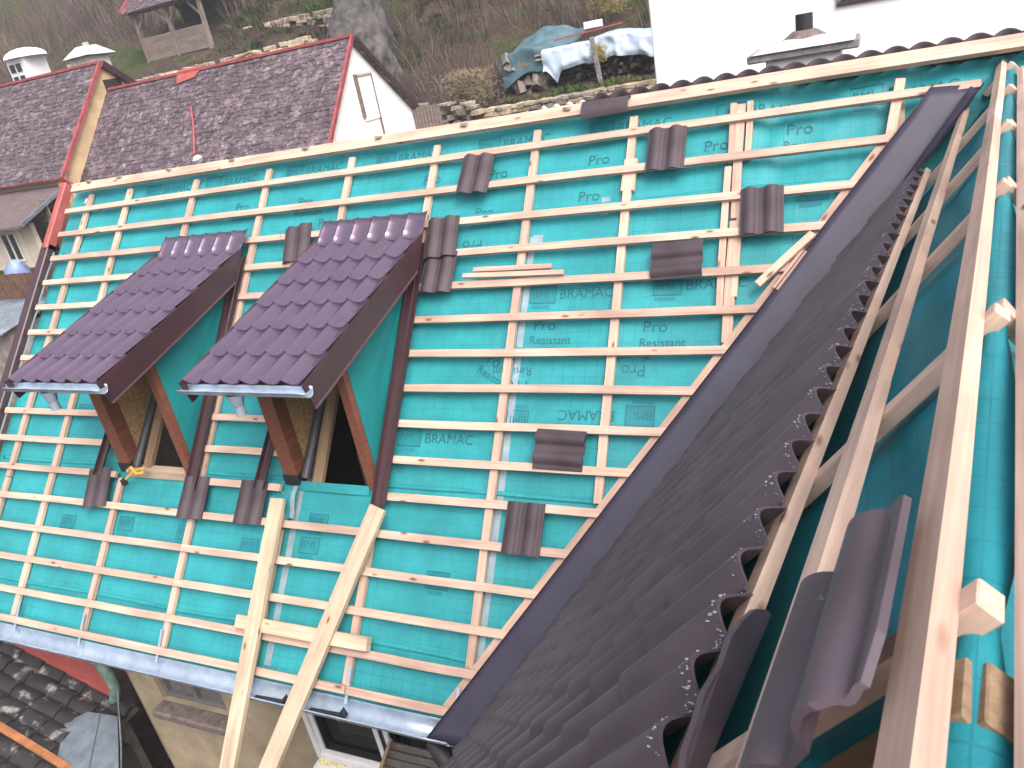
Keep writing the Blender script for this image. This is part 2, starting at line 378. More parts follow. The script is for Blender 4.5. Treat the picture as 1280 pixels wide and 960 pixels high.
def terrain_mat():
    m, nt, b = newmat('hillside_soil'); L = nt.links.new
    tc = N(nt, 'ShaderNodeTexCoord')
    n1 = N(nt, 'ShaderNodeTexNoise', Scale=0.22, Detail=8.0, Roughness=0.7); L(tc.outputs['Object'], n1.inputs['Vector'])
    r1 = ramp(nt, [(0.35, (0.070, 0.048, 0.042)), (0.50, (0.110, 0.082, 0.068)), (0.56, (0.075, 0.095, 0.040)), (0.66, (0.055, 0.090, 0.026))])
    L(n1.outputs[0], r1.inputs[0])
    n2 = N(nt, 'ShaderNodeTexNoise', Scale=3.0, Detail=8.0, Roughness=0.75); L(tc.outputs['Object'], n2.inputs['Vector'])
    r2 = ramp(nt, [(0.3, (0.45, 0.45, 0.45)), (0.7, (1.6, 1.5, 1.45))]); L(n2.outputs[0], r2.inputs[0])
    mx = N(nt, 'ShaderNodeMix', data_type='RGBA', blend_type='MULTIPLY'); mx.inputs[0].default_value = 1
    L(r1.outputs[0], mx.inputs[6]); L(r2.outputs[0], mx.inputs[7]); L(mx.outputs[2], b.inputs['Base Color'])
    b.inputs['Roughness'].default_value = 1.0; b.inputs['Specular IOR Level'].default_value = 0.1
    bp = N(nt, 'ShaderNodeBump', Strength=1.0, Distance=0.3); L(n2.outputs[0], bp.inputs['Height']); L(bp.outputs[0], b.inputs['Normal'])
    return m
M['soil'] = terrain_mat()
def tfn(u, v):
    X = -150+230*u; Y = -60 + 220*(v**1.35); return V((X, Y, ground(X, Y)))
g = grid('ground', 200, 200, tfn, 'soil'); struct(g)

# ---- brush, grass and bushes (uncountable cover): thin twig blades in many clumps
def blades(name, clumps, mats, label, cat):
    vs = []; fs = []; mi = []
    for (c, n, rad, hgt, wd, lean, k) in clumps:
        for _ in range(n):
            a = random.uniform(0, 6.283); d = V((math.cos(a), math.sin(a), 0)); rr = rad*math.sqrt(random.random())
            p = c + d*rr*0.6; hh = hgt*random.uniform(.5, 1.1)
            t = p + d*rr*lean + V((random.uniform(-.2, .2)*hh, random.uniform(-.2, .2)*hh, hh))
            mdl = p.lerp(t, .5) + V((0, 0, hh*.15)); s = V((-math.sin(a+random.uniform(-1, 1)), math.cos(a), 0))*wd
            b = len(vs); vs += [p-s, p+s, mdl+s*.8, mdl-s*.8, t+s*.25, t-s*.25]
            fs += [(b, b+1, b+2, b+3), (b+3, b+2, b+4, b+5)]; mi += [k, k]
    me = mesh(name, vs, fs)
    for m in mats: me.materials.append(m)
    me.polygons.foreach_set('material_index', mi)
    o = bpy.data.objects.new(name, me); col.objects.link(o); return stuff(o, label, cat)
TW = [simple('twig_mauve', (0.140, 0.098, 0.092), 0.95, var=0.25), simple('twig_brown', (0.105, 0.078, 0.060), 0.95, var=0.25),
      simple('twig_straw', (0.21, 0.165, 0.105), 0.95, var=0.25), simple('twig_grey', (0.150, 0.118, 0.110), 0.95, var=0.2)]
GR = [simple('grass_green', (0.065, 0.115, 0.026), 0.9, var=0.3), simple('grass_dry', (0.15, 0.135, 0.058), 0.9, var=0.3), simple('ivy_green', (0.035, 0.062, 0.020), 0.8, var=0.3)]
cl = []
for _ in range(1500):
    Y = random.uniform(19.6, 62)**1.0; X = -0.93*(Y+7.1)+3.2 + random.uniform(-0.45, 0.80)*(Y+7.1)
    if Y < 25 and X < -17.0: continue
    if Y < 22.5 and -9.0 < X < -1.5: continue
    if X < -24 and Y > 30 and noise.noise(V((X*.06, Y*.06, 4))) > -.12: continue
    z = ground(X, Y); sc = 1+ (Y-20)*0.03
    k = random.choices([0, 1, 2, 3], [5, 4, 1, 3])[0]
    cl.append((V((X, Y, z-.1)), 34, random.uniform(.5, 1.3)*sc, random.uniform(.7, 1.9)*sc, 0.011*sc, random.uniform(.5, 1.2), k))
for _ in range(160):   # scrub close behind the terrace walls and below the trunk
    X = random.uniform(-15, -8.4); Y = random.uniform(16.5, 21)
    cl.append((V((X, Y, ground(X, Y)-.1)), 40, random.uniform(.4, .9), random.uniform(.6, 1.4), 0.010, 1.0, random.choice([0, 0, 1, 3])))
blades('hillside_brush', cl, TW, 'bare mauve-brown winter brush covering the hillside behind the roofs', 'brush')
cl = []
for _ in range(230):   # grass strip above the terrace wall, and on the far left slope
    X = random.uniform(-9.5, -1.5); Y = random.uniform(16.25, 18.9)
    cl.append((V((X, Y, ground(X, Y)-.02)), 22, .28, random.uniform(.10, .26), .012, .8, 0 if noise.noise(V((X, Y, 0))) > -.15 else 1))
for _ in range(700):
    X = random.uniform(-24, -12); Y = random.uniform(16.5, 27)
    cl.append((V((X, Y, ground(X, Y)-.02)), 20, .4, random.uniform(.12, .35), .016, .8, random.choice([1, 2, 0, 2])))
for _ in range(500):
    Y = random.uniform(34, 70); X = -0.93*(Y+7.1)+3.2 + random.uniform(-.6, .1)*(Y+7.1)
    cl.append((V((X, Y, ground(X, Y)-.02)), 16, 1.6, random.uniform(.3, .9), .06, .8, random.choice([0, 1, 2])))
blades('grass', cl, GR, 'short green and dry grass on the terraced slope', 'grass')

# ================================================================== DRY STONE WALLS
def stone_wall(name, p0, p1, h, label, mats, th=0.45, sh=0.17, sl_=(.18, .42), ragged=.1):
    p0, p1 = V(p0), V(p1); d = (p1-p0); L = d.length; d.normalize(); n = V((d.y, -d.x, 0)).normalized()
    bm = bmesh.new(); z = 0
    rot = Matrix.Rotation(math.atan2(d.y, d.x), 3, 'Z')
    while z < h:
        x = random.uniform(-.1, 0); rh = sh*random.uniform(.7, 1.25)
        while x < L:
            ln = random.uniform(*sl_)
            if z < h-ragged or random.random() < .6:
                c = p0 + d*(x+ln/2) + V((0, 0, z+rh/2)) + n*random.uniform(-.04, .05)
                k = len(bm.faces); box_bm(bm, c, ln*.95, th, rh*.93, rot, .025)
                mi = random.choice(range(len(mats)))
                bm.faces.ensure_lookup_table()
                for f in bm.faces[k:]: f.material_index = mi
            x += ln
        z += rh
    bmesh.ops.bevel(bm, geom=bm.edges[:], offset=.018, segments=1, affect='EDGES')
    me = bm_mesh(name, bm)
    for m in mats: me.materials.append(m)
    o = bpy.data.objects.new(name, me); col.objects.link(o)
    return tag(o, label, 'stone wall')
ST_ = [M['stone'], M['stone_grey'], simple('dry_stone_pale', (0.50, 0.41, 0.30), .95, var=.3, scale=4, bump=.6, bscale=15)]
stone_wall('stone_wall', (-8.2, 16.0, 5.4), (-1.2, 16.0, 5.5), 1.55, 'low dry stone terrace wall below the grass strip and the tarps', ST_)
stone_wall('stone_wall', (-11.6, 16.6, 6.3), (-7.9, 15.7, 6.0), 1.25, 'rough brown stone wall between white gable and grass strip', [M['stone_grey'], M['stone'], M['stone_grey']], sh=.13, sl_=(.12, .38), ragged=.8)
stone_wall('stone_wall', (-20.2, 19.4, 8.7), (-16.6, 20.2, 8.9), 1.35, 'pale tan stone wall above red ridge, left of the tree trunk', [ST_[2], M['stone'], ST_[2]], sh=.14, sl_=(.2, .6))
stone_wall('stone_wall', (-23.4, 17.2, 8.4), (-18.4, 17.4, 8.5), 1.55, 'crumbling stone wall at the foot of the wooden gazebo', [M['stone'], M['stone_grey'], ST_[2]], ragged=.6)
stone_wall('stone_wall', (-23.4, 24.2, 10.0), (-17.4, 24.0, 9.9), 1.4, 'tumbled rubble bank high on the slope right of the gazebo', [ST_[2], M['stone'], M['stone_grey']], ragged=.9, sh=.2)

def q_rv(q): return max(1.40, q/1.2547 + .105 + .30*(1-sstep(.9, 2.9, q)))
# ================================================================== HOUSE (main slope)
house = thing('house', 'house under repair, main roof covered in teal underlay foil and bare battens', 'house', (-1, 0, 0))
CB = [(-5.79, .16, 4.9), (-5.09, 0, 0), (-3.97, 0, 0), (-2.86, 0, 0), (-1.73, 0, 0), (-0.69, 0, 0), (0.40, 0, 0), (1.333, 0, 0), (2.245, 0, 0), (3.44, 0, 0)]
CBX = [c[0] for c in CB]
def sag(X, s):
    """height of the foil: tight over rafters, sagging between, with creases"""
    h = -0.083
    for a, b in zip([-6.3]+CBX, CBX+[4.6]):
        if a <= X <= b: h -= 0.014*math.sin(math.pi*(X-a)/(b-a))**1.0; break
    h -= 0.006*(1+noise.noise(V((X*3.1, s*5.0, 1)))) + 0.003*(1+noise.noise(V((X*9, s*11, 5))))
    k = sstep(2.3, 2.6, X)*(1-sstep(.55, 1.0, s))       # loose folds near the top right
    if k: h -= k*(0.040*(1+math.sin(7*X+10*s+4*noise.noise(V((X*2, s*2, 9)))))*.5+.02*(1+noise.noise(V((X*6, s*6, 2)))))
    return h
def xr_end(s): return 3.90 - .672*s
S1 = 5.33
def mfn(u, v):
    s = -.07+(S1+.07)*v; X = -6.19 + (xr_end(s)+0.60+6.19)*u
    return mp(X, s, min(-.0805, sag(X, s)))
def muv(u, v):
    s = -.07+(S1+.07)*v; return (-6.19+(xr_end(s)+0.60+6.19)*u, s)
DSH = 2.25      # distance between the two dormers
def mskip(u, v):
    X, s = muv(u, v)
    for d in (0, DSH):
        if -1.72 < X+d < -0.80 and 1.45 < s < 3.60: return True
    return False
foil = grid('roof_membrane', 190, 90, mfn, 'foil', house, uv=muv, skip=mskip)
foil['label'] = 'teal printed underlay foil'

# printed lettering on the foil
def text_geo(body, size, align='LEFT'):
    cu = bpy.data.curves.new('t', 'FONT'); cu.body = body; cu.size = size; cu.align_x = align; cu.resolution_u = 3
    o = bpy.data.objects.new('t', cu); col.objects.link(o); dg = bpy.context.evaluated_depsgraph_get()
    me = bpy.data.meshes.new_from_object(o.evaluated_get(dg)); bpy.data.objects.remove(o)
    vs = [(v.co.x, v.co.y) for v in me.vertices]; fs = [tuple(p.vertices) for p in me.polygons]; bpy.data.meshes.remove(me)
    return vs, fs
TX = {'pro': text_geo('Pro', .145), 'res': text_geo('Resistant', .105), 'bram': text_geo('BRAMAC', .125), 'bmi': text_geo('BMI', .10), 'o': text_geo('o', .12)}
def put(key, X, s, rot=0.0, inv=False):
    vs, fs = TX[key]; b = 0; pv = []; pf = []; sg = -1 if inv else 1; c, n_ = math.cos(rot), math.sin(rot)
    for x, y in vs:
        x, y = x*sg, y*sg; x, y = x*c-y*n_, x*n_+y*c
        XX, ss = X+x, s-y; pv.append(mp(XX, ss, sag(XX, ss)+.0045))
    link('lettering', mesh('lettering', pv, fs), 'ink', foil)
def logo(X, s, inv=False, w_=.24, h_=.17):
    """square frame with lettering inside"""
    sg = -1 if inv else 1
    def rect(x0, y0, x1, y1, V_, F_, hh=.004):
        nx = 4; b = len(V_)
        for j in (0, 1):
            for i in range(nx+1):
                x = x0+(x1-x0)*i/nx; y = y0 if j == 0 else y1
                XX, ss = X+sg*x, s-sg*y; V_.append(mp(XX, ss, sag(XX, ss)+hh))
        for i in range(nx): F_.append((b+i, b+i+1, b+nx+2+i, b+nx+1+i))
    sv, sf = [], []; rect(0, 0, w_, h_, sv, sf, .0030); t = .008; nb = len(sf)
    pv, pf = [], []; rect(0, 0, w_, t, pv, pf); rect(0, h_-t, w_, h_, pv, pf); rect(0, t, t, h_-t, pv, pf); rect(w_-t, t, w_, h_-t, pv, pf)
    o_ = link('logo_print', mesh('logo_print', sv+pv, sf+[tuple(i+len(sv) for i in f) for f in pf]), 'ink_soft', foil)
    o_.data.materials.append(M['ink'])
    for p in o_.data.polygons[nb:]: p.material_index = 1
    bv, bf = [], []; rect(.02, -.045, w_-.05, -.012, bv, bf, .003); link('print_bar', mesh('print_bar', bv, bf), 'ink_soft', foil)
    put('bmi', X+sg*.015, s-sg*.05, 0, inv)
def brand(X, s, inv=False):
    logo(X, s, inv); put('bram', X+(-.27 if inv else .27), s-(-.04 if inv else .04), 0, inv)
def pro(X, s, inv=False, rot=0):
    sg = -1 if inv else 1
    put('pro', X, s, rot, inv); put('res', X-sg*.02, s+sg*.125, rot, inv)
# upper rows of print, read from below the ridge
for X in (-4.95, -3.95, -2.75, -1.55, -.35, .80, 1.95, 3.0): brand(X+.1, .235)
for X, s in ((-3.3, .56), (-2.4, .58), (-.82, .50), (-.09, .52), (.92, .50), (1.96, .50), (2.62, .42)): pro(X, s)
for X, s in ((-2.06, .86), (-1.1, .90), (-.18, .92), (.86, .86)): pro(X, s)
put('pro', -.05, 1.16, 0, True)
brand(.52, 1.83); brand(1.62, 1.80); brand(2.72, 1.05)
pro(.58, 2.08); pro(1.56, 2.12)
pro(1.62, 2.40, True); put('res', .62, 2.42, 0, True); put('pro', .60, 2.54, 0, True)
logo(1.72, 2.74, True); put('bram', 1.40, 2.79, 0, True); logo(.64, 2.80, True, .2)
brand(-.62, 3.16); put('o', -.58, 3.40)
pro(.10, 2.33, False, -.5); put('bram', 2.0, 2.55, -1.2)
put('res', -.28, 5.02, .03)
for X, s in ((-3.9, 4.20), (-3.05, 4.22), (-2.2, 4.27), (-1.45, 3.98), (-.12, 4.36), (-1.5, 4.2), (-4.8, 4.25), (-5.0, 3.0)):
    logo(X, s, False, .22, .15)
# overlap laps of the foil rolls: real folded edges
for s0 in (.9, 2.26, 3.52, 4.86):
    def lap(u, v, s0=s0):
        X = -6.1 + (xr_end(s0)+6.1)*u; s = s0 + .03*noise.noise(V((X*.6, s0, 0))) - .02 + .04*v
        return mp(X, s, min(-.081, sag(X, s)+.004+.004*v+.004*noise.noise(V((X*4, s0, 2)))))
    def lskip(u, v, s0=s0):
        X = -6.1+(xr_end(s0)+6.1)*u
        return any(-1.75 < X+d < -.77 for d in (0, DSH)) and 1.4 < s0 < 3.65
    grid('foil_overlap', 160, 1, lap, 'foil', house, uv=lambda u, v, s0=s0: (-6.1+9*u, s0+.053), thick=.002, skip=lskip)
# grey sealing tape strips beside the counter battens
def strip(X0, X1, s0, s1, wd, mat, nm, hh=.004):
    def f(u, v):
        s = s0+(s1-s0)*v; X = X0+(X1-X0)*v+wd*(u-.5); return mp(X, s, min(-.079, sag(X, s)+hh))
    return grid(nm, 2, 24, f, mat, house)
strip(.475, .475, 1.18, 5.1, .06, 'tape', 'sealing_tape')
strip(-1.60, -1.60, 3.62, 5.2, .07, 'tape', 'sealing_tape')
strip(1.13, 1.13, .84, 1.02, .08, 'tape', 'sealing_tape')
strip(.52, .52, 1.16, 1.32, .10, 'tape', 'sealing_tape')

# ridge board and battens
beam('ridge_board', mp(-6.08, 0.03, .025), mp(4.75, -.03, .025), .115, .05, NM, 'batten', house, bend=.006, segs=14)
BW, BT = .068, .038
def batten(s, x0, x1, ds=0.0):
    beam('batten', mp(x0, s, 0), mp(x1, s+ds, 0), BW, BT, NM, 'batten', house, top=True, bend=.007, segs=10)
for k in range(1, 17):
    s = .33*k if k < 16 else 5.25
    right = xr_end(s) - .06
    j = lambda: random.uniform(-.03, .03)
    if k == 1: batten(s, -6.16, 3.99, -.075)
    elif k == 2: batten(s, -6.16, 3.37, -.03)
    elif k == 3: batten(s, -6.17, -2.45); batten(s, -2.44, right)
    elif 4 <= k <= 10: batten(s, -6.18, -4.15+j()); batten(s, -2.92, -1.88+j()); batten(s, -.66, right)
    elif k == 11: batten(s, -6.19, -4.02); batten(s, -2.95, -1.78); batten(s, -.62, right)
    elif k == 16: batten(s, -6.1, -.68); batten(s, -.67, right+.03)
    else:
        m_ = random.choice([-2.86, -.69]); batten(s, -6.2, m_); batten(s, m_+.006, right)
# counter battens under them
def counter(X0, s0, X1, s1, wd=.072):
    beam('counter_batten', mp(X0, s0, -.0385), mp(X1, s1, -.0385), wd, .04, NM, 'batten', house, top=True, bend=.005)
for X in (-5.09, -3.97, -2.86, -1.73, -.69, .40, 1.333):
    hole = any(-1.80 < X+d < -.76 for d in (0, DSH))
    if hole: counter(X, .1, X, 1.35); counter(X, 3.66, X-.01, 5.27)
    else:
        b = .1 if X < 0 else .09
        counter(X, b, X+random.uniform(-.02, .02), min(5.27, (3.72-X)/.672))
counter(-5.80, .1, -5.84, 3.75); counter(-5.84, 3.76, -5.9, 5.27)
counter(1.345, .52, 1.335, .83, .12)                       # doubled pieces
counter(2.200, .1, 2.205, .66, .055); counter(2.335, .1, 2.335, .64, .05); counter(2.265, .12, 2.262, 1.18, .07)
counter(2.185, .70, 2.180, 1.97, .055); counter(2.31, .93, 2.285, 1.86, .05); counter(2.262, 1.2, 2.25, 2.24, .08)
counter(3.46, .09, 3.37, .72)
# small dark joint lines come from real butt joints; diagonal batten beside the valley
beam('valley_batten', mp(3.83-.672*.55-.05, .55, -.036), mp(3.83-.672*5.26-.05, 5.26, -.036), .075, .045, NM, 'batten', house, top=True, bend=.006)
# bracket clips on the ridge board
for X in (-5.75, -5.2, -4.35, -3.35, -2.3, -1.35, -.35, .72):
    bm = bmesh.new(); box_bm(bm, mp(X, -.02, .058), .07, .05, .022, Matrix.Rotation(random.uniform(-.3, .3), 3, 'Z'), .006)
    link('ridge_clip', bm_mesh('ridge_clip', bm), 'knot', house)

# verge trims on the left edge
def verge(name, s0, s1, mat, hgt, wd, X=-6.22):
    poly = [(0, -.06), (0, hgt), (-.01, hgt+.012), (-wd, hgt+.012), (-wd, hgt), (-.02, hgt-.004), (-.02, -.06)]
    pts = [mp(X+a, s0, b) for a, b in poly]
    return prism(name, pts, mp(X, s1, 0)-mp(X, s0, 0), mat, house)
verge('verge_trim', .80, 5.36, 'trim', .030, .13)
verge('verge_cap', -.06, .86, 'red_metal', .046, .085)
def vedge(u, v): return mp(-6.20+.07*u+.02*noise.noise(V((v*14, 0, 0))), .9+3.2*v, -.03+.02*u)
grid('foil_edge', 3, 40, vedge, 'tape', house)

# gutter with hooks
def gutter(name, A, B, rad, mat, parent, lip=.012):
    A, B = V(A), V(B); d = (B-A).normalized(); n = 14; rows = []
    side = V((d.y, -d.x, 0)).normalized()      # outwards
    prof = [side*(rad*math.cos(t)) + V((0, 0, -rad*math.sin(t))) for t in [math.pi*i/n for i in range(n+1)]]
    prof = [prof[0]+side*lip*.9+V((0, 0, -.004)), prof[0]+side*lip+V((0, 0, .008)), prof[0]+V((0, 0, .010))] + prof + [prof[-1]+V((0, 0, .025))]
    m = len(prof); bm = bmesh.new(); st = 12
    for i in range(st+1):
        p = A.lerp(B, i/st); rows.append([bm.verts.new(p+q) for q in prof])
    for a, b in zip(rows, rows[1:]):
        for k in range(m-1): bm.faces.new((a[k], a[k+1], b[k+1], b[k])).smooth = True
    o = link(name, bm_mesh(name, bm), mat, parent); md = o.modifiers.new('t', 'SOLIDIFY'); md.thickness = .0025
    return o
gz = V((0, -3.60, 3.975))
gut = gutter('gutter', (-6.5, gz.y, gz.z+.01), (.36, gz.y, gz.z), .088, 'zinc', house)
for X in (-5.98, -5.02, -4.0, -2.9, -.70, .33):
    beam('gutter_hook', mp(X+.035, 5.06, -.012), mp(X+.035, 5.36, -.03), .028, .006, NM, 'zinc', gut, bev=0, bend=0)
    tube('hook_rod', [mp(X+.035, 5.36, -.03), V((X+.035, gz.y+.085, gz.z+.03)), V((X+.035, gz.y+.06, gz.z-.055)), V((X+.035, gz.y-.04, gz.z-.092)), V((X+.035, gz.y-.09, gz.z-.02))], .007, 'zinc', gut, 6)

# valley gutter: dark folded sheet between the two slopes
def vfn(u, v):
    s = .27 + 5.21*v
    a = mp(3.835-.672*s, s, .008); c = mp(4.19-.672*s, s, -.035) ; b = wp(.7508*s+.03+.37*sstep(.2, 1.7, s), .942*s, .0)
    if u < .5: p = a.lerp(c, u*2)
    else: p = c.lerp(b, u*2-1)
    p = p + V((0, 0, .004*noise.noise(V((u*3, v*9, 0)))))
    if v < .02: p += V((0, 0, .02))
    return p
vg = grid('valley_gutter', 12, 60, vfn, 'valley', house, thick=.003)
def vlip(u, v):
    s = .22+5.24*v; return mp(3.835-.672*s-.012+.012*u, s, .008+.014*math.sin(math.pi*u))
grid('valley_fold', 4, 30, vlip, 'trim', vg)
def vcurl(u, v):        # raised, curled right flange near the top
    q = .30+1.75*v; k = 1-v; r0 = .24+.95*sstep(-.35, 1, v) if q < 1.1 else q_rv(q)-.05
    s = q/.942; edge = .7508*s+.03+.37*sstep(.2, 1.7, s)
    return wp(edge-.02+.06*u, q, .004+.060*k*math.sin(u*1.9)+.008*u)
grid('valley_upstand', 6, 24, vcurl, 'valley', vg, thick=.003)

# walls of the house
def wallbox(name, x0, x1, y0, y1, z0, z1, mat, parent): return box(name, ((x0+x1)/2, (y0+y1)/2, (z0+z1)/2), x1-x0, y1-y0, z1-z0, mat, parent, bev=0)
# front wall with two window openings
W1 = (-4.02, -3.02, 2.66, 3.50); W2 = (-1.86, -.05, 2.42, 3.26); YF = -3.0
def front_wall():
    bm = bmesh.new()
    xs = sorted([-4.40, W1[0], W1[1], W2[0], W2[1], 1.2]); zs = sorted([-.6, W1[2], W1[3], W2[2], W2[3], 3.98])
    for i in range(len(xs)-1):
        for j in range(len(zs)-1):
            cx, cz = (xs[i]+xs[i+1])/2, (zs[j]+zs[j+1])/2
            if any(a < cx < b and c < cz < d for a, b, c, d in (W1, W2)): continue
            box_bm(bm, (cx, YF+.18, cz), xs[i+1]-xs[i], .36, zs[j+1]-zs[j])
    # rounded left corner
    n = 6; prev = None
    for k in range(n+1):
        t = math.pi/2*k/n; x = -4.40-.22*math.sin(t); y = YF+.22-.22*math.cos(t)
        cur = (bm.verts.new((x, y, -.6)), bm.verts.new((x, y, 3.98)))
        if prev: bm.faces.new((prev[0], cur[0], cur[1], prev[1]))
        prev = cur
    a = bm.verts.new((-4.62, .2, -.6)); b = bm.verts.new((-4.62, .2, 3.98)); bm.faces.new((prev[0], a, b, prev[1]))
    bmesh.ops.remove_doubles(bm, verts=bm.verts[:], dist=1e-5)
    return link('wall', bm_mesh('wall', bm), 'beige', house)
front_wall()
prism('gable_wall', [(-5.98, -3.1, 3.9), (-5.98, 3.1, 3.9), (-5.98, 0, 7.85)], (.2, 0, 0), 'cream', house)
wallbox('side_wall', -5.98, -5.78, -2.2, 3.2, -.6, 3.9, 'cream', house)
wallbox('back_wall', -5.9, 4.5, 3.0, 3.2, 0, 4.2, 'cream', house)
wallbox('attic_floor', -5.7, 6.5, -2.9, 2.9, 3.9, 4.05, 'dark', house)  # floor coloured black to stand for the attic's darkness behind the dormer openings
wallbox('eave_board', -5.95, .30, -3.42, -3.02, 3.99, 4.01, 'old_wood', house)
# rafters below the foil
for X in (-5.09, -3.93, -2.86, -1.66, -.69, .40, 1.333, 2.245, 3.44):
    beam('rafter', mp(X, .2, -.20), mp(X, min(5.1, (4.0-X)/.672), -.20), .10, .16, NM, 'plank', house)
box('attic_crate', (-1.35, -1.05, 4.55), .8, .5, .95, 'conc_dark', house)
def backfn(u, v):   # tiled far slope: wave profile, showing just above the ridge board
    X = -6.2+12.2*u; k_ = sstep(.75, 1.0, X); s = .36-.35*k_+4.9*v; h = -.10+.11*k_ + .058*abs(math.sin(math.pi*X/.185))**.8 + (.02 if (s/.33) % 1 < .08 else 0)
    return V((X, s*CT, ZR-s*ST+.045+.042*k_)) + V((0, ST, CT))*h
grid('back_tiles', 760, 30, backfn, 'tile', house, thick=.012)
# windows of the house
w1 = wallbox('window', W1[0]+.02, W1[1]-.02, YF+.10, YF+.15, W1[2]+.02, W1[3]-.02, 'grey_paint', house); w1['label'] = 'grey painted wooden window'
for (a, b, c, d) in ((W1[0], W1[0]+.07, W1[2], W1[3]), (W1[1]-.07, W1[1], W1[2], W1[3]), (-3.55, -3.49, W1[2]+.072, W1[3]-.072), (W1[0]+.072, W1[1]-.072, W1[2], W1[2]+.07), (W1[0]+.072, W1[1]-.072, W1[3]-.07, W1[3])):
    wallbox('frame', a, b, YF+.05, YF+.098, c, d, 'grey_paint', w1)
box('sill', ((W1[0]+W1[1])/2+.03, YF-.07, W1[2]-.07), 1.12, .22, .11, 'sill', w1, bev=.02)
w2 = wallbox('window', W2[0]+.02, W2[1]-.02, YF+.11, YF+.13, W2[2]+.02, W2[3]-.02, 'glass', house); w2['label'] = 'white framed casement window with two panes'
def frame_bars(a, b, c, d, t, y0, y1, nm, mat='pvc'):
    wallbox(nm, a, a+t, y0, y1, c, d, mat, w2); wallbox(nm, b-t, b, y0, y1, c, d, mat, w2)
    wallbox(nm, a+t, b-t, y0, y1, c, c+t, mat, w2); wallbox(nm, a+t, b-t, y0, y1, d-t, d, mat, w2)
frame_bars(W2[0]-.02, W2[1]+.02, W2[2]-.02, W2[3]+.02, .06, YF-.045, YF+.02, 'frame')
for a, b in ((W2[0]+.045, -.985), (-.925, W2[1]-.045)):
    frame_bars(a, b, W2[2]+.045, W2[3]-.045, .055, YF-.025, YF+.05, 'sash')
    frame_bars(a+.058, b-.058, W2[2]+.103, W2[3]-.103, .012, YF-.01, YF+.06, 'gasket', 'dark')
wallbox('mullion', -.98, -.93, YF-.02, YF+.05, W2[2]+.045, W2[3]-.045, 'dark', w2)
bm = bmesh.new()
for i in range(16):
    bmesh.ops.create_icosphere(bm, subdivisions=2, radius=random.uniform(.03, .06), matrix=Matrix.Translation((-1.84+.5*random.random()**1.3, YF-.03, 2.37-.04*random.random())))
link('foam', bm_mesh('foam', bm), 'foam', w2, smooth=True)
box('sill', (-.95, YF-.06, 2.335), 1.9, .14, .04, 'pvc', w2)

# ================================================================== DORMERS
GD = 'roof dormers with brown tile-effect sheet'
dorm = thing('dormer', 'right brown sheet-metal dormer beside two overlapping tiles, teal foil at its sill', 'dormer', (-1.24, -2.33, 5.29), GD)
XL, XR_ = -1.83, -.60
YB, ZB, YT, ZT = -2.955, 6.625, -.86, 7.175
sdir = V((0, YB-YT, ZB-ZT)); SL = sdir.length; sdir.normalize(); snorm = V((0, -sdir.z*-1, 0)); snorm = V((0, sdir.z, -sdir.y)).normalized()
NROW = 6; PIT = (XR_-XL)/6
def pan(x):
    u = 2*(((x-XL)/PIT) % 1.0)-1
    return .055*(.45*(1-math.sqrt(max(0, 1-u*u*.97)))+.55*u*u)
bm = bmesh.new(); rows = []
RL = SL/NROW
for rI in range(NROW):
    for (d, lift) in ((0.0, .0), (.45, .009), (.93, .019), (1.0, .024)):
        y = (rI+d)*RL; row = []
        for i in range(6*14+1):
            x = XL+(XR_-XL)*i/(6*14); row.append(bm.verts.new(V((x, YT, ZT))+sdir*y+snorm*(pan(x)+lift)))
        rows.append(row)
for a, b in zip(rows, rows[1:]):
    for i in range(len(a)-1):
        f = bm.faces.new((a[i], b[i], b[i+1], a[i+1])); f.smooth = True
me = bm_mesh('metal_roof', bm); o = link('metal_roof', me, 'sheet', dorm); md = o.modifiers.new('t', 'SOLIDIFY'); md.thickness = .006; md.offset = -1
es = o.modifiers.new('e', 'EDGE_SPLIT'); es.split_angle = R(50)
# top row lying on the main slope
bm = bmesh.new(); rows = []
for (s, h) in ((.90, .055), (.99, .07), (1.10, .085), (1.20, .105)):
    row = []
    for i in range(6*14+1):
        x = XL+.01+(XR_-XL)*i/(6*14); row.append(bm.verts.new(mp(x, s, h+.65*pan(x-.01))))
    rows.append(row)
for a, b in zip(rows, rows[1:]):
    for i in range(len(a)-1): bm.faces.new((a[i], b[i], b[i+1], a[i+1])).smooth = True
o = link('ridge_sheet', bm_mesh('ridge_sheet', bm), 'sheet', dorm); md = o.modifiers.new('t', 'SOLIDIFY'); md.thickness = .006; md.offset = -1
# verge boards
def side_verge(X0, X1, up, dn):
    A = V((0, YT, ZT))-sdir*.02; B = V((0, YT, ZT))+sdir*(SL+.035); poly = []
    q = [A+snorm*up, B+snorm*up, B-snorm*dn, A-snorm*dn + sdir*.30]
    return prism('verge_board', [p+V((X0, 0, 0)) for p in q], (X1-X0, 0, 0), 'trim', dorm)
side_verge(XR_, XR_+.022, .045, .185)
side_verge(XL-.022, XL, .062, .15)
A = V((XR_+.012, YT, ZT))+sdir*.30-snorm*.185; B = V((XR_+.012, YT, ZT))+sdir*(SL+.035)-snorm*.185
beam('drip_fold', A, B, .034, .02, snorm, 'trim_light', dorm, bev=.002, bend=0)
# soffit board under the sheet
prism('soffit', [V((XL, YT, ZT))+sdir*.1-snorm*.03, V((XR_, YT, ZT))+sdir*.1-snorm*.03, V((XR_, YT, ZT))+sdir*(SL-.03)-snorm*.03, V((XL, YT, ZT))+sdir*(SL-.03)-snorm*.03], -snorm*.02, 'old_wood', dorm)
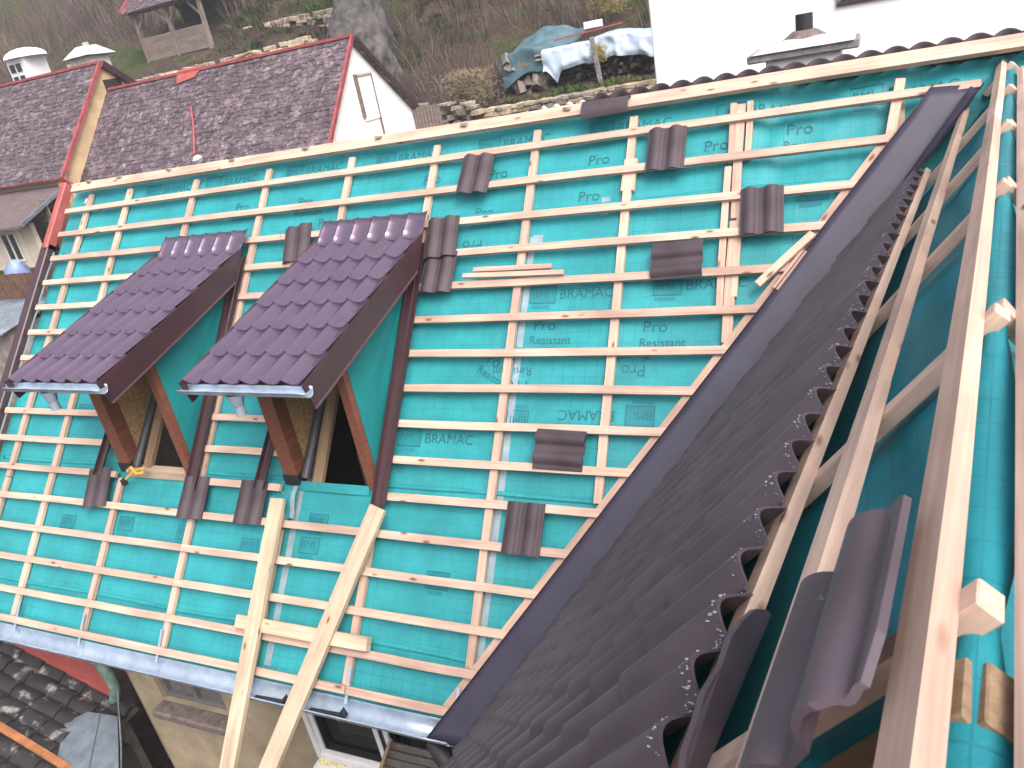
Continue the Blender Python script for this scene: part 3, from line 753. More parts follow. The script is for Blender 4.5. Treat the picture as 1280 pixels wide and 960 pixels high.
# gutter and outlet
dg_ = gutter('gutter', (XL-.03, YB-.035, ZB-.012), (XR_+.05, YB-.035, ZB-.022), .045, 'zinc', dorm, .010)
for X in (XL-.028, XR_+.048):
    prism('gutter_end', [V((X, YB-.035+.045*math.cos(math.pi*k/8), ZB-.015-.045*math.sin(math.pi*k/8))) for k in range(9)], (.002, 0, 0), 'zinc', dg_)
bm = bmesh.new()
for (z0, z1, r0, r1) in ((-.05, -.15, .085, .045), (-.15, -.24, .045, .042)):
    ra = [bm.verts.new((-1.30+r0*math.cos(t*math.pi/6), YB-.035+r0*.75*math.sin(t*math.pi/6), ZB+z0)) for t in range(12)]
    rb = [bm.verts.new((-1.30+r1*math.cos(t*math.pi/6), YB-.035+r1*math.sin(t*math.pi/6), ZB+z1)) for t in range(12)]
    for k in range(12): bm.faces.new((ra[k], ra[(k+1) % 12], rb[(k+1) % 12], rb[k])).smooth = True
link('outlet', bm_mesh('outlet', bm), 'zinc', dg_)
# posts
YP = -2.33
beam('post', (-1.69, YP+.07, 5.28), (-1.69, YP+.07, 6.62), .165, .15, (0, 1, 0), 'post', dorm, bev=.006, bend=0)
beam('post', (-.795, YP+.05, 5.28), (-.795, YP+.05, 6.66), .085, .10, (0, 1, 0), 'post', dorm, bev=.006, bend=0)
box('post_shoe', (-1.69, YP+.07, 5.335), .185, .17, .11, 'dark', dorm)
beam('head_beam', (-1.75, YP+.05, 6.60), (-.76, YP+.05, 6.60), .10, .12, (0, 0, 1), 'post', dorm, bend=0)
# cheeks: foil outside, strand board inside
def cheek(X, th, mat, nm, uvm=True):
    P = [V((X, YP+.10, 5.31)), V((X, YP+.10, 6.67)), V((X, -.95, 7.04)), V((X, -.93, 6.93)), V((X, -1.6, 6.13))]
    P = [V((X, YP+.10, 5.36)), V((X, YP+.10, 6.72)), V((X, -1.0, 7.07)), V((X, -1.0, 6.82))]
    o = prism(nm, P, (th, 0, 0), mat, dorm)
    l = o.data.uv_layers.new(name='UVMap')
    for lo in o.data.loops: c = o.data.vertices[lo.vertex_index].co; l.data[lo.index].uv = (c.y, c.z)
    return o
def ck(u, v):
    a = V((-.748, YP+.07, 5.33)).lerp(V((-.748, YP+.07, 6.70)), v); b = V((-.748, -.96, 6.86)).lerp(V((-.748, -.96, 7.06)), v)
    p = a.lerp(b, u); return p + V((.012*noise.noise(V((u*5, v*5, 0)))*min(1, 6*min(u, 1-u, v, 1-v)+.15), 0, 0))
grid('cheek_foil', 20, 20, ck, 'foil_cheek', dorm, uv=lambda u, v: (u*1.4, v*1.3))
cheek(-.775, .02, 'osb', 'cheek_board'); cheek(-1.64, .02, 'osb', 'cheek_board'); 
def ck2(u, v):
    a = V((-1.785, YP+.07, 5.33)).lerp(V((-1.785, YP+.07, 6.70)), v); b = V((-1.785, -.96, 6.86)).lerp(V((-1.785, -.96, 7.06)), v); return a.lerp(b, u)
grid('cheek_foil', 4, 4, ck2, 'foil_cheek', dorm, uv=lambda u, v: (u*1.4, v*1.3))
tube('pipe', [mp(-1.52, 1.9, -.06), mp(-1.545, 3.52, -.06)], .045, 'pipe', dorm)
beam('stud', mp(-1.44, 2.2, -.10), mp(-1.42, 3.58, -.10), .11, .05, NM, 'old_wood', dorm)
# channels on the main slope beside the cheeks
def channel(Xa, Xb, s0, s1, wd=.14):
    prof = [(-wd/2, .045), (-wd/2+.012, .05), (-wd/2+.02, .012), (-.005, .010), (0, .022), (.008, .010), (wd/2-.02, .012), (wd/2-.012, .045), (wd/2, .048)]
    bm = bmesh.new(); rr = []
    for i in range(9):
        f = i/8; rr.append([bm.verts.new(mp(Xa+(Xb-Xa)*f+a, s0+(s1-s0)*f, b)) for a, b in prof])
    for a, b in zip(rr, rr[1:]):
        for k in range(len(prof)-1): bm.faces.new((a[k], a[k+1], b[k+1], b[k]))
    o = link('side_flashing', bm_mesh('side_flashing', bm), 'trim', dorm); md = o.modifiers.new('t', 'SOLIDIFY'); md.thickness = .003
channel(-.655, -.625, 1.2, 3.72, .155)
channel(-1.86, -2.0, 1.3, 3.66, .13)
d1 = dup(dorm, (-DSH, 0, 0), 'left brown sheet-metal dormer with a yellow tool on its pale timber sill', GD)
# differences between the two
beam('sill', (-1.62-DSH, YP+.02, 5.285), (-.84-DSH, YP+.02, 5.285), .12, .085, (0, 0, 1), 'plank', d1, bend=0)
def sfn(u, v): return mp(-1.62+.80*u, 3.545+.085*v, -.068-.012*v+.008*noise.noise(V((u*6, v*3, 0))))
grid('sill_foil', 20, 5, sfn, 'foil', dorm, uv=lambda u, v: (u*.8, v*.2))
def flap(u, v): return mp(-1.74+.16*u*(1-.5*v), 3.64+.38*v, -.03+.03*math.sin(3*u+4*v))
grid('foil_flap', 8, 10, flap, 'foil', dorm, uv=lambda u, v: (u*.2, v*.4))
def flap2(u, v): return mp(-1.63+.05*u, 3.60+.30*v, -.02+.02*math.sin(5*v))
grid('tape_flap', 3, 8, flap2, 'tape', dorm)

# ================================================================== LOOSE ROOF TILES ON THE BATTENS
GT = 'loose roof tiles hung on the battens'
def loose_tile(X, s, label, rot=0.0, h=.004, L=.42, W=.33, tilt=.02):
    """X, s: centre on the main slope; rot turns it in the slope"""
    bm = bmesh.new(); c, n = math.cos(rot), math.sin(rot)
    tile_bm(bm, lambda x, y, z: V((x-W/2, -(y-L/2), z + tilt*(y-L/2)/L)), L, W)
    # hanging nibs and side lap as real lumps
    for nx in (.08, .25): box_bm(bm, V((nx-W/2, L/2-.02, -.008)), .03, .025, .02)
    o = link('roof_tile', bm_mesh('roof_tile', bm), 'tile')
    X_ = V((1, 0, 0)); U_ = V((0, CT, ST)); m = Matrix((X_*c+U_*n, U_*c-X_*n, NM)).transposed().to_4x4(); m.translation = mp(X, s, h); o.matrix_basis = m
    return tag(o, label, 'roof tile', GT)
loose_tile(-.17, .52, 'loose tile hung upright near the ridge, left of the pale bracket board', -.05)
loose_tile(1.665, .50, 'loose upright tile just below the grey ridge tile, beside the doubled counter battens')
loose_tile(2.475, 1.16, 'loose upright tile nearest the valley gutter, right of the doubled battens', .03)
loose_tile(1.83, 1.54, 'loose tile laid sideways, above and left of the valley top, rolls running level', R(90)+.02)
loose_tile(.995, 3.15, 'loose tile laid sideways low in the middle of the slope', R(-90)-.02)
loose_tile(.76, 3.80, 'lowest loose tile, standing upright close to the valley gutter')
loose_tile(-2.18, 1.09, 'loose upright tile in the gap between the two dormers', .17)
loose_tile(-.42, 1.17, 'upper of two overlapping tiles beside the top of the right dormer', .07, .02)
loose_tile(-.405, 1.52, 'lower of two overlapping tiles beside the top of the right dormer', -.01)
loose_tile(-4.225, 3.79, 'loose tile at the foot of the left dormer, left of its post', .16)
loose_tile(-2.825, 3.80, 'loose tile at the foot of the left dormer, right of its opening', .04)
loose_tile(-2.08, 3.79, 'loose tile at the foot of the right dormer, beside the tall plank', .03)
# ridge tile lying on the ridge board
bm = bmesh.new(); rings = [[], []]
for (e, rr) in ((0, .125), (1, .11)):
    for side in (0, 1):
        row = []
        for k in range(13):
            t = R(18)+R(144)*k/12; r = rr-.013*side; row.append(bm.verts.new((e*.43, -r*math.cos(t), r*math.sin(t)-.05)))
        rings[side].append(row)
for side in (0, 1):
    for k in range(12): bm.faces.new((rings[side][0][k], rings[side][0][k+1], rings[side][1][k+1], rings[side][1][k])).smooth = True
for e in (0, 1):
    for k in range(12): bm.faces.new((rings[0][e][k], rings[0][e][k+1], rings[1][e][k+1], rings[1][e][k]))
for k in (0, 12): bm.faces.new((rings[0][0][k], rings[0][1][k], rings[1][1][k], rings[1][0][k]))
rt = link('ridge_tile', bm_mesh('ridge_tile', bm), 'tile'); x, y, z = axes((1, -.02, .02), (0, -.45, 1)); m = Matrix((x, y, z)).transposed().to_4x4(); m.translation = mp(.89, .03, .055); rt.matrix_basis = m
tag(rt, 'smooth half-round grey ridge tile lying on the ridge board', 'ridge tile')
# pale scalloped ridge roll strip behind the ridge board
def rollfn(u, v): X = .42+.46*u; return V((X, .10+.05*v, ZR+.06+.022*math.sin(X*48)+.015*v))
tag(grid('ridge_strip', 60, 3, rollfn, 'conc', None, thick=.006), 'pale wavy strip of filler standing behind the ridge board', 'filler strip')

# ================================================================== TIMBER LYING ON THE ROOF
GP = 'boards leaning on the eaves'
def board(name, a, b, wd, th, up, label, cat, group=None, mat='plank', cut=None):
    o = beam(name, a, b, wd, th, up, mat, None, bev=.004, bend=.004)
    return tag(o, label, cat, group)
p1a, p1b = mp(-1.69, 3.74, .09), mp(-1.66, 6.35, .075)
board('plank', p1a, p1b, .155, .045, NM, 'long pale plank rising almost straight from the gutter to the right dormer post', 'plank', GP)
p2a, p2b = mp(-.585, 3.74, .09), mp(-1.36, 6.35, .075)
board('plank', p2a, p2b, .165, .045, NM, 'long pale plank slanting up right across the gutter, with a pointed top end', 'plank', GP)
board('timber_block', mp(-1.92, 4.86, .035), mp(-.49, 4.86, .035), .115, .075, NM, 'thick short timber lying level beneath the two leaning planks', 'timber')
GO = 'batten offcuts lying on a batten'
board('batten_offcut', mp(-.13, 1.578, .022), mp(.86, 1.60, .022), .045, .035, NM, 'longer batten offcut lying right on the batten, beneath the shorter one', 'batten offcut', GO, 'batten')
board('batten_offcut', mp(-.03, 1.525, .022), mp(.74, 1.535, .022), .045, .035, NM, 'shorter batten offcut lying above the longer one, right of the dormer', 'batten offcut', GO, 'batten')
board('batten_offcut', mp(2.47, 1.80, .03), mp(2.86, 1.40, .03), .06, .038, NM, 'batten offcut lying aslant at the edge of the valley gutter', 'batten offcut', GO, 'batten')
board('batten_offcut', mp(2.60, 1.83, -.005), mp(2.80, 1.52, -.005), .05, .035, NM, 'short batten stub under the slanting offcut beside the valley gutter', 'batten offcut', GO, 'batten')
# yellow tool on the left dormer's sill
yt = thing('yellow_tool', 'small yellow ratchet clamp lying on the sill of the left dormer', 'clamp', mp(-3.72, 3.66, .03))
tube('bar', [mp(-3.80, 3.70, .05), mp(-3.62, 3.58, .09), mp(-3.48, 3.55, .10)], .013, 'yellow_tool', yt, 8)
tube('handle', [mp(-3.72, 3.60, .10), mp(-3.66, 3.56, .12), mp(-3.58, 3.62, .10), mp(-3.50, 3.60, .08)], .018, 'yellow_tool', yt, 8)
box('jaw', mp(-3.79, 3.71, .05), .05, .05, .07, 'dark', yt)
# two black gutter hooks lying in the gutter
GH = 'black hooks lying in the gutter'
def hook(x0, label):
    t = thing('gutter_hook_loose', label, 'hook', (x0, gz.y, gz.z-.07), GH)
    beam('strap', (x0, gz.y-.03, gz.z-.055), (x0+.34, gz.y-.035, gz.z-.03), .05, .012, (0, .3, 1), 'dark', t, bev=.002, bend=0)
    prism('tab', [V((x0+.33, gz.y-.06, gz.z-.03)), V((x0+.40, gz.y-.06, gz.z-.03)), V((x0+.365, gz.y-.05, gz.z+.035))], (0, .05, 0), 'dark', t)
    return t
hook(-1.62, 'black hook in the gutter, closer to the slanting plank'); hook(-1.02, 'black hook in the gutter, closer to the valley gutter')

# ================================================================== WING (tiled side roof under the camera)
wing = thing('house_wing', 'side wing roof with dark tiles, bare ridge battens and teal foil, in the foreground', 'house wing', (3.3, -5, 0))
NROWS = 13; Q0 = .70; GA = .33; TWD = .36
def wprof(x):
    f = (x/(TWD/2)) % 1.0
    return .048*(0.5-0.5*math.cos(2*math.pi*min(1, max(0, (f-.07)/.84))))**.62
bm = bmesh.new()
for i in range(NROWS):
    q0 = Q0+GA*i; L = .42 if i < NROWS-1 else .40
    rmin = q_rv(q0)
    off = 0.0
    n0 = int(math.floor((rmin-off-.3)/TWD)); rmax = 7.9
    for c in range(n0, int((rmax)/TWD)+1):
        r0 = off + c*TWD + random.uniform(-.003, .003); lift = random.uniform(0, .005); dq = random.uniform(-.006, .006)
        if r0+TWD < rmin: continue
        nx = 22; ny = 5; top = []; bot = []
        for j in range(ny+1):
            y = L*j/ny; q = q0+y+dq; ra, rb = [], []
            for k in range(nx+1):
                x = TWD*k/nx; r = r0+x*1.006
                rl = q_rv(q)
                if r < rl: r = rl; x = min(TWD, max(0, r-r0))
                h = wprof(x) + .014 + .023*(y/L) + lift*.8
                if k == 0: h -= .012
                if k == nx: h += .003
                ra.append(bm.verts.new(wp(r, q, h+.009))); rb.append(bm.verts.new(wp(r, q, h)))
            top.append(ra); bot.append(rb)
        for j in range(ny):
            for k in range(nx):
                bm.faces.new((top[j][k], top[j][k+1], top[j+1][k+1], top[j+1][k])).smooth = True
                bm.faces.new((bot[j][k], bot[j+1][k], bot[j+1][k+1], bot[j][k+1])).smooth = True
        for k in range(nx):
            bm.faces.new((top[0][k], bot[0][k], bot[0][k+1], top[0][k+1])); bm.faces.new((top[ny][k], top[ny][k+1], bot[ny][k+1], bot[ny][k]))
        for j in range(ny):
            bm.faces.new((top[j][0], top[j+1][0], bot[j+1][0], bot[j][0])); bm.faces.new((top[j][nx], bot[j][nx], bot[j+1][nx], top[j+1][nx]))
bmesh.ops.dissolve_degenerate(bm, edges=bm.edges[:], dist=1e-5)
link('roof_tiles', bm_mesh('roof_tiles', bm), 'wing_tile', wing)
# mortar flecks and chips on the upper tile edges (real small lumps)
bm = bmesh.new()
for _ in range(900):
    r = random.uniform(1.9, 7.0); x = r % TWD; h = wprof(x)+.014+.010
    q = Q0 + abs(random.gauss(0, .022)) + .003; s = random.choice([.0008, .001, .0012, .0016, .0022])
    bmesh.ops.create_icosphere(bm, subdivisions=1, radius=s, matrix=Matrix.Translation(wp(r, q, h+.004)) @ Matrix.Diagonal((random.uniform(1, 3), random.uniform(1, 3), .35, 1)))
link('mortar_flecks', bm_mesh('mortar_flecks', bm), 'chip', wing)
# foil of both faces: sagging between counter battens, draped over the apex
CR = [-.95, .15, 1.35, 2.6, 3.85, 5.15, 6.2, 7.3, 8.4]
def wsag(r, q):
    h = -.085
    for a, b in zip(CR, CR[1:]):
        if a <= r <= b: h -= .055*math.sin(math.pi*(r-a)/(b-a))*(1 - .35*min(1, q/3)); break
    h -= .012*(1+noise.noise(V((r*2.5, q*4, 3)))) + .016*(1+math.sin(r*3+q*7+2*noise.noise(V((r, q*2, 7)))))*.5
    return h
def apex(r):
    """crest of the foil: a soft fold standing between the counter batten ends"""
    k = 0
    for a, b in zip(CR, CR[1:]):
        if a <= r <= b: k = math.sin(math.pi*(r-a)/(b-a)); break
    return OW - VW*r + V((0, 0, -.135 - .02*k))
def w_rows():
    pass
def foil_fn(u, v):
    r = -.6 + 8.6*v; t = (u-.5)*2            # -1 left eave .. +1 right eave
    q = abs(t)**1.4*3.2
    if q < .10:
        f = q/.10; e = (wp if t < 0 else wr)(r, .10, wsag(r, .10)); a = apex(r)
        k = math.sin(f*math.pi/2); return V((a.x+(e.x-a.x)*k, a.y+(e.y-a.y)*k, e.z+(a.z+.012-e.z)*math.cos(f*math.pi/2)))
    return (wp if t < 0 else wr)(r, q, wsag(r, q))
def foil_uv(u, v):
    t = (u-.5)*2; return (-.6+8.6*v, (1 if t > 0 else -1)*abs(t)**1.4*3.2)
def fskip(u, v):
    r = -.6+8.6*v; t = (u-.5)*2; q = abs(t)**1.4*3.2
    return t < 0 and r < q/1.2547-.25 or (t > 0 and r < -.3)
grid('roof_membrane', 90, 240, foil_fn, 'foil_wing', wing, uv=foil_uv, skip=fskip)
# battens: on the left face B, A, D; on the right face C and one lower
def wbat(q, r0, r1, fn, nn, wd=.06, t=.04, h=0.0, nm='batten'):
    beam(nm, fn(r0, q, h), fn(r1, q, h), wd, t, nn, 'beam', wing, top=True, bev=.003, bend=.003, segs=10)
wbat(.125, -.36, 2.42, wp, NW); wbat(.125, 2.425, 8.2, wp, NW, .062)
wbat(.47, -.05, 4.98, wp, NW); wbat(.468, 4.985, 8.2, wp, NW, .064)
wbat(.75, 1.2, 8.2, wp, NW)
wbat(.143, .35, 8.2, wr, NR); wbat(.46, -.1, 8.2, wr, NR); wbat(.79, -.1, 8.2, wr, NR)
for i in range(1, NROWS): wbat(.75+GA*i, q_rv(.75+GA*i)+.3, 8.0, wp, NW)
for r in (.15, 1.35, 2.6, 3.85, 5.15, 6.2, 7.3):
    qe = 1.2 if r < 1 else 3.2
    e = .060
    beam('counter_batten', wp(r, e, -.0405), wp(r, min(qe, max(.32, r*1.2547-.25)), -.0405), .055, .042, NW, 'beam', wing, top=True)
    beam('counter_batten', wr(r-.06, e+.012 if r != 6.2 else .30, -.0405), wr(r-.06, 3.0, -.0405), .055, .042, NR, 'beam', wing, top=True)
# rafter heads edged with blue film, showing at a gap in the foil
for fn, nn, e in ((wp, NW, .088), (wr, NR, .088)):
    beam('rafter', fn(6.325, e, -.083), fn(6.325, 3.2, -.20), .10, .11, nn, 'old_wood', wing, top=True, bend=0)
    beam('film_edge', fn(6.325, e+.018, -.080), fn(6.325, e+.026, -.080), .103, .112, nn, 'blue_film', wing, top=True, bev=0, bend=0)
prism('gable_wall', [wp(7.95, 0.1, -.3), wp(7.95, 4.9, -.3), wp(7.95, 4.9, -.3)-V((0, 0, 4)), wr(7.95, 4.9, -.3)-V((0, 0, 4)), wr(7.95, 4.9, -.3)], VW*-.3, 'beige', wing)
prism('side_wall', [wp(4.3, 4.7, -.3), wp(7.9, 4.7, -.3), wp(7.9, 4.7, -.3)-V((0, 0, 4.6)), wp(4.3, 4.7, -.3)-V((0, 0, 4.6))], LW*-.3, 'beige', wing)
wallbox('inner_floor', 3.1, 4.9, -7.6, -2.7, 6.0, 6.05, 'dark', wing)

# loose tiles on the wing
def wing_tile_obj(name, origin, xax, yax, label, L=.42, W=.33, broken=False):
    bm = bmesh.new(); tile_bm(bm, lambda x, y, z: V((x-W/2, -(y-L/2), z)), L, W, nx=40)
    if broken:
        bmesh.ops.bisect_plane(bm, geom=bm.verts[:]+bm.edges[:]+bm.faces[:], plane_co=(-.108, 0, 0), plane_no=(1, .12, 0), clear_outer=True)
        bmesh.ops.holes_fill(bm, edges=[e for e in bm.edges if e.is_boundary])
    # chipped corner
    if not broken:
        for v in bm.verts:
            d = (V((v.co.x, v.co.y)) - V((W/2, -L/2))).length
            if d < .075: v.co += V((-.25*(.075-d), .35*(.075-d), -.003*random.random()))
    o = link(name, bm_mesh(name, bm), 'wing_tile')
    x = V(xax).normalized(); y = V(yax); y = (y-x*y.dot(x)).normalized(); z = x.cross(y)
    m = Matrix((x, y, z)).transposed().to_4x4(); m.translation = origin; o.matrix_basis = m
    return tag(o, label, 'roof tile')
# y axis of a tile points to its upper end
t1 = wing_tile_obj('roof_tile', wp(6.215, .283, .012), -DW + NW*.16, VW, 'chipped loose tile lying along the wing between two ridge battens, close up')
bx_a = VW; bx_b = (NW*.85-DW*.42).normalized(); bx_n = bx_a.cross(bx_b)
out_ = [(-.22, 0), (-.21, .035), (-.17, .052), (-.10, .060), (-.05, .072), (.02, .066), (.09, .078), (.15, .066), (.20, .050), (.235, .020), (.245, .0)]
t2 = prism('broken_tile', [wp(6.12, .625, .005)+bx_a*a+bx_b*(b-.01)+bx_n*.012*math.sin(a*9) for a, b in out_], bx_n*.014, 'wing_tile')
tag(t2, 'narrow broken tile piece standing on edge between tiles and batten', 'broken tile')

# ================================================================== CHIMNEY
ch = thing('chimney', 'whitewashed chimney with slab cap and black flue just behind the ridge', 'chimney', (2.7, .85, 7.3))
box('stack', (2.70, 1.0, 7.57), .62, .62, 1.12, 'white', ch)
bm = bmesh.new(); box_bm(bm, (2.70, 1.0, 8.165), .92, .80, .07)
top = [v for v in bm.verts if v.co.z > 8.13]
bmesh.ops.bevel(bm, geom=bm.edges[:], offset=.012, segments=1, affect='EDGES')
link('cap', bm_mesh('cap', bm), 'conc_dark', ch)
bm = bmesh.new(); bmesh.ops.create_cone(bm, cap_ends=True, segments=4, radius1=.60, radius2=.22, depth=.07, matrix=Matrix.Translation((2.70, 1.0, 8.235)) @ Matrix.Rotation(R(45), 4, 'Z'))
link('cap_top', bm_mesh('cap_top', bm), 'conc', ch)
bm = bmesh.new(); bmesh.ops.create_cone(bm, cap_ends=True, segments=16, radius1=.20, radius2=.10, depth=.07, matrix=Matrix.Translation((2.70, 1.0, 8.29)))
link('mortar_collar', bm_mesh('mortar_collar', bm), 'sill', ch)
tube('flue_pipe', [(2.70, 1.0, 8.25), (2.70, 1.0, 8.46)], .075, 'dark', ch, 16)
for X in (2.25, 3.05): box('lead_flashing', (X, .18, 8.02), .18, .12, .07, 'trim', house, .004)

# ================================================================== WHITE HOUSE BEHIND
wh = thing('white_house', 'tall white rendered house filling the top right behind the ridge', 'house', (5, 7, 3))
box('wall', (5.6, 9.0, 7.4), 10.96, 6.0, 9.6, 'white', wh, bev=.02)
wn = box('window', (3.25, 5.985, 8.90), .80, .03, 1.10, 'glass', wh, bev=0)
box('frame', (3.25, 5.98, 8.352), .90, .06, .04, 'trim', wn); 
for X in (2.83, 3.67): box('frame', (X, 5.98, 8.93), .05, .06, 1.1, 'grey_paint', wn)
box('frame', (3.25, 5.98, 8.93), .04, .06, 1.1, 'grey_paint', wn)
prism('roof', [(-.2, 5.6, 12.1), (-.2, 12.4, 12.1), (-.2, 9.0, 15)], (11.6, 0, 0), 'tile', wh)
for X, z in ((.9, 8.5), (.55, 8.15), (1.25, 8.35)): 
    pass
box('water_butt', (.25, 5.6, 6.6), .35, .35, 1.0, 'pipe', None); tag(bpy.data.objects['water_butt'], 'dark barrel at the corner of the white house', 'barrel')

# ================================================================== NEIGHBOUR HOUSES WITH LICHENED ROOFS
def shingles(name, A, B, down, L, mat, parent, rh=.17, wd=.20, th=.010, clip=None):
    """rows of flat shingles from ridge line A-B going 'down' for length L"""
    A, B, down = V(A), V(B), V(down).normalized(); a = (B-A); W_ = a.length; a.normalize(); n = a.cross(down); 
    if n.z < 0: n = -n
    bm = bmesh.new(); k = 0; y = 0
    while y < L:
        x = -(k % 2)*wd/2
        while x < W_:
            w_ = wd*random.uniform(.9, 1.05); x0, x1 = max(0, x), min(W_, x+w_*.97)
            if x1-x0 > .02:
                l = rh*1.25; up = random.uniform(0, .012); h0, h1 = .002, .012+up; dj = random.uniform(-.05, .05)
                P = [A+a*x0+down*y+n*h0, A+a*x1+down*y+n*h0, A+a*x1+down*(y+l+dj)+n*(h1+random.uniform(0, .006)), A+a*x0+down*(y+l+dj)+n*h1]
                t = [bm.verts.new(p) for p in P]; b = [bm.verts.new(p-n*th) for p in P[2:]]
                bm.faces.new(t); bm.faces.new((t[3], t[2], b[0], b[1]))
            x += w_
        y += rh; k += 1
    o = link(name, bm_mesh(name, bm), mat, parent); return o
n1 = thing('neighbour_house', 'old house with mauve lichened roof, red edges and white gable behind the ridge', 'house', (-13.8, 12, 4.5))
AX, AY, AZ = -9.25, 12.0, 9.61
fd = V((0, -2.18, -2.42)).normalized(); bd = V((0, 2.45, -2.06)).normalized()
shingles('roof', (-18.75, AY, AZ), (AX+.05, AY, AZ), fd, 5.0, 'shale', n1)
prism('roof_deck', [V((-18.7, AY, AZ-.02)), V((-18.7, AY, AZ-.02))+fd*5.0, V((-18.7, AY, AZ-.10))+fd*5.0, V((-18.7, AY, AZ-.12)), V((-18.7, AY, AZ-.10))+bd*4.2, V((-18.7, AY, AZ-.02))+bd*4.2], (AX+18.7, 0, 0), 'shale', n1)
gl = [V((AX-.15, AY, AZ-.1)), V((AX-.15, AY, AZ-.1))+fd*5.0, V((AX-.15, AY-3.3, 3)), V((AX-.15, AY+3.2, 3)), V((AX-.15, AY, AZ-.1))+bd*4.2]
prism('gable_wall', gl, (-.25, 0, 0), 'white', n1)
beam('verge_trim', V((AX, AY, AZ)), V((AX, AY, AZ))+fd*5.0, .07, .11, (0, -.7, .7), 'red_trim', n1, bend=0)
beam('verge_trim', V((AX, AY, AZ))+bd*.05, V((AX, AY, AZ))+bd*4.2, .10, .13, (0, .6, .8), 'trim', n1, bend=0)
beam('ridge_cap', V((-18.6, AY, AZ+.02)), V((AX, AY, AZ+.02)), .16, .07, (0, 0, 1), 'red_trim', n1, bend=.01)
prism('ridge_patch', [V((-15.6, AY-.02, AZ+.06)), V((-14.6, AY-.02, AZ+.06)), V((-14.8, AY-.02, AZ+.06))+fd*.30, V((-15.5, AY-.02, AZ+.06))+fd*.42], (0, .05, .05), 'red_metal', n1)
tube('roof_wire', [V((-14.6, AY-.0, AZ))+fd*1.35+V((0, -.05, .06)), V((-14.25, AY, AZ))+fd*2.1+V((0, -.05, .07)), V((-13.95, AY, AZ))+fd*3.0+V((0, -.05, .06))], .032, 'red_trim', n1, 8)
gw = wallbox('window', AX-.16, AX-.12, AY-.12, AY+.62, 7.45, 8.62, 'white', n1)
wallbox('frame', AX-.15, AX-.07, AY-.20, AY-.12, 7.55, 8.68, 'grey_wood', gw); wallbox('frame', AX-.15, AX-.08, AY-.118, AY+.62, 8.62, 8.68, 'conc', gw)
wallbox('frame', AX-.15, AX-.10, AY+.62, AY+.66, 7.0, 8.68, 'grey_wood', gw)
tag(tube('vent_ball', [V((-13.6, AY, AZ))+fd*3.30+V((0, -.1, .1)), V((-13.6, AY, AZ))+fd*3.30+V((0, -.14, .2)), V((-13.6, AY, AZ))+fd*3.30+V((0, -.16, .27))], [.12, .15, .08], 'conc', None), 'round white vent cap on the lichened roof, just above the ridge board', 'vent')

n2 = thing('neighbour_house', 'ochre house with lichened roof, red gutter and dark gable window at far left', 'house', (-23, 12, 5))
BX, BY, BZ = -18.58, 12.0, 10.42
f2 = V((0, -2.79, -2.97)).normalized(); b2 = V((0, 1.01, -.75)).normalized()
shingles('roof', (-31, BY, BZ), (BX+.05, BY, BZ), f2, 4.05, 'shale', n2)
prism('roof_deck', [V((-31, BY, BZ-.02)), V((-31, BY, BZ-.02))+f2*4.05, V((-31, BY, BZ-.1))+f2*4.05, V((-31, BY, BZ-.12)), V((-31, BY, BZ-.10))+b2*4.5, V((-31, BY, BZ-.02))+b2*4.5], (BX+31, 0, 0), 'shale', n2)
prism('gable_wall', [V((BX-.12, BY, BZ-.1)), V((BX-.12, BY, BZ-.1))+f2*4.0, V((BX-.12, BY-2.9, 4)), V((BX-.12, BY+3.4, 4)), V((BX-.12, BY, BZ-.1))+b2*4.5], (-.25, 0, 0), 'yellow', n2)
beam('verge_trim', V((BX, BY, BZ)), V((BX, BY, BZ))+f2*4.1, .08, .12, (0, -.7, .7), 'red_trim', n2, bend=0)
beam('verge_trim', V((BX, BY, BZ))+b2*.05, V((BX, BY, BZ))+b2*4.4, .12, .20, (0, .6, .8), 'trim', n2, bend=0)
beam('ridge_cap', V((-31, BY, BZ+.02)), V((BX, BY, BZ+.02)), .16, .07, (0, 0, 1), 'red_trim', n2, bend=.01)
gw = wallbox('window', BX-.13, BX-.10, BY-.05, BY+.62, 9.42, 9.92, 'glass', n2); wallbox('frame', BX-.11, BX-.06, BY+.0, BY+.62, 9.37, 9.42, 'old_wood', gw)
E2 = V((0, BY, BZ))+f2*4.08
gutter('gutter', (-31, E2.y-.02, E2.z+.02), (BX+.1, E2.y-.02, E2.z), .075, 'red_trim', n2)
tube('downpipe', [(BX+.02, E2.y, E2.z-.05), (BX+.05, E2.y+.25, E2.z-.3), (BX+.05, E2.y+.3, E2.z-1.0)], .05, 'red_trim', n2, 8)
wallbox('wall', -31, BX-.2, E2.y+.25, E2.y+.5, 3.5, E2.z, 'cream', n2)
# lean-to in front
lt = [V((-31, 9.35, 7.30)), V((-18.65, 9.35, 7.25)), V((-18.35, 7.2, 6.50)), V((-31, 7.2, 6.55))]
prism('lean_to_roof', lt, (0, 0, -.07), simple('brown_felt', (0.13, .095, .095), .8, var=.2, scale=3), n2)
beam('lean_to_edge', lt[1]+V((.02, 0, .0)), lt[2]+V((.02, -.02, .0)), .07, .10, (0, 0, 1), 'zinc_dull', n2, bend=0)
wallbox('porch_wall', -31, -19.45, 7.85, 8.0, 3.6, 6.45, 'cream', n2)
wallbox('porch_wall', -19.42, -18.9, 7.85, 7.98, 3.6, 6.45, 'cream', n2)
for i in range(8): wallbox('fascia_plank', -19.2+.09*i, -19.12+.09*i, 8.3, 8.33, 6.35, 7.0, 'grey_wood', n2)
pw = wallbox('window', -20.35, -19.75, 7.83, 7.87, 5.45, 6.2, 'glass', n2)
for X in (-20.38, -19.72, -20.05): wallbox('frame', X-.03, X+.03, 7.80, 7.83, 5.4, 6.2, 'pvc', pw)
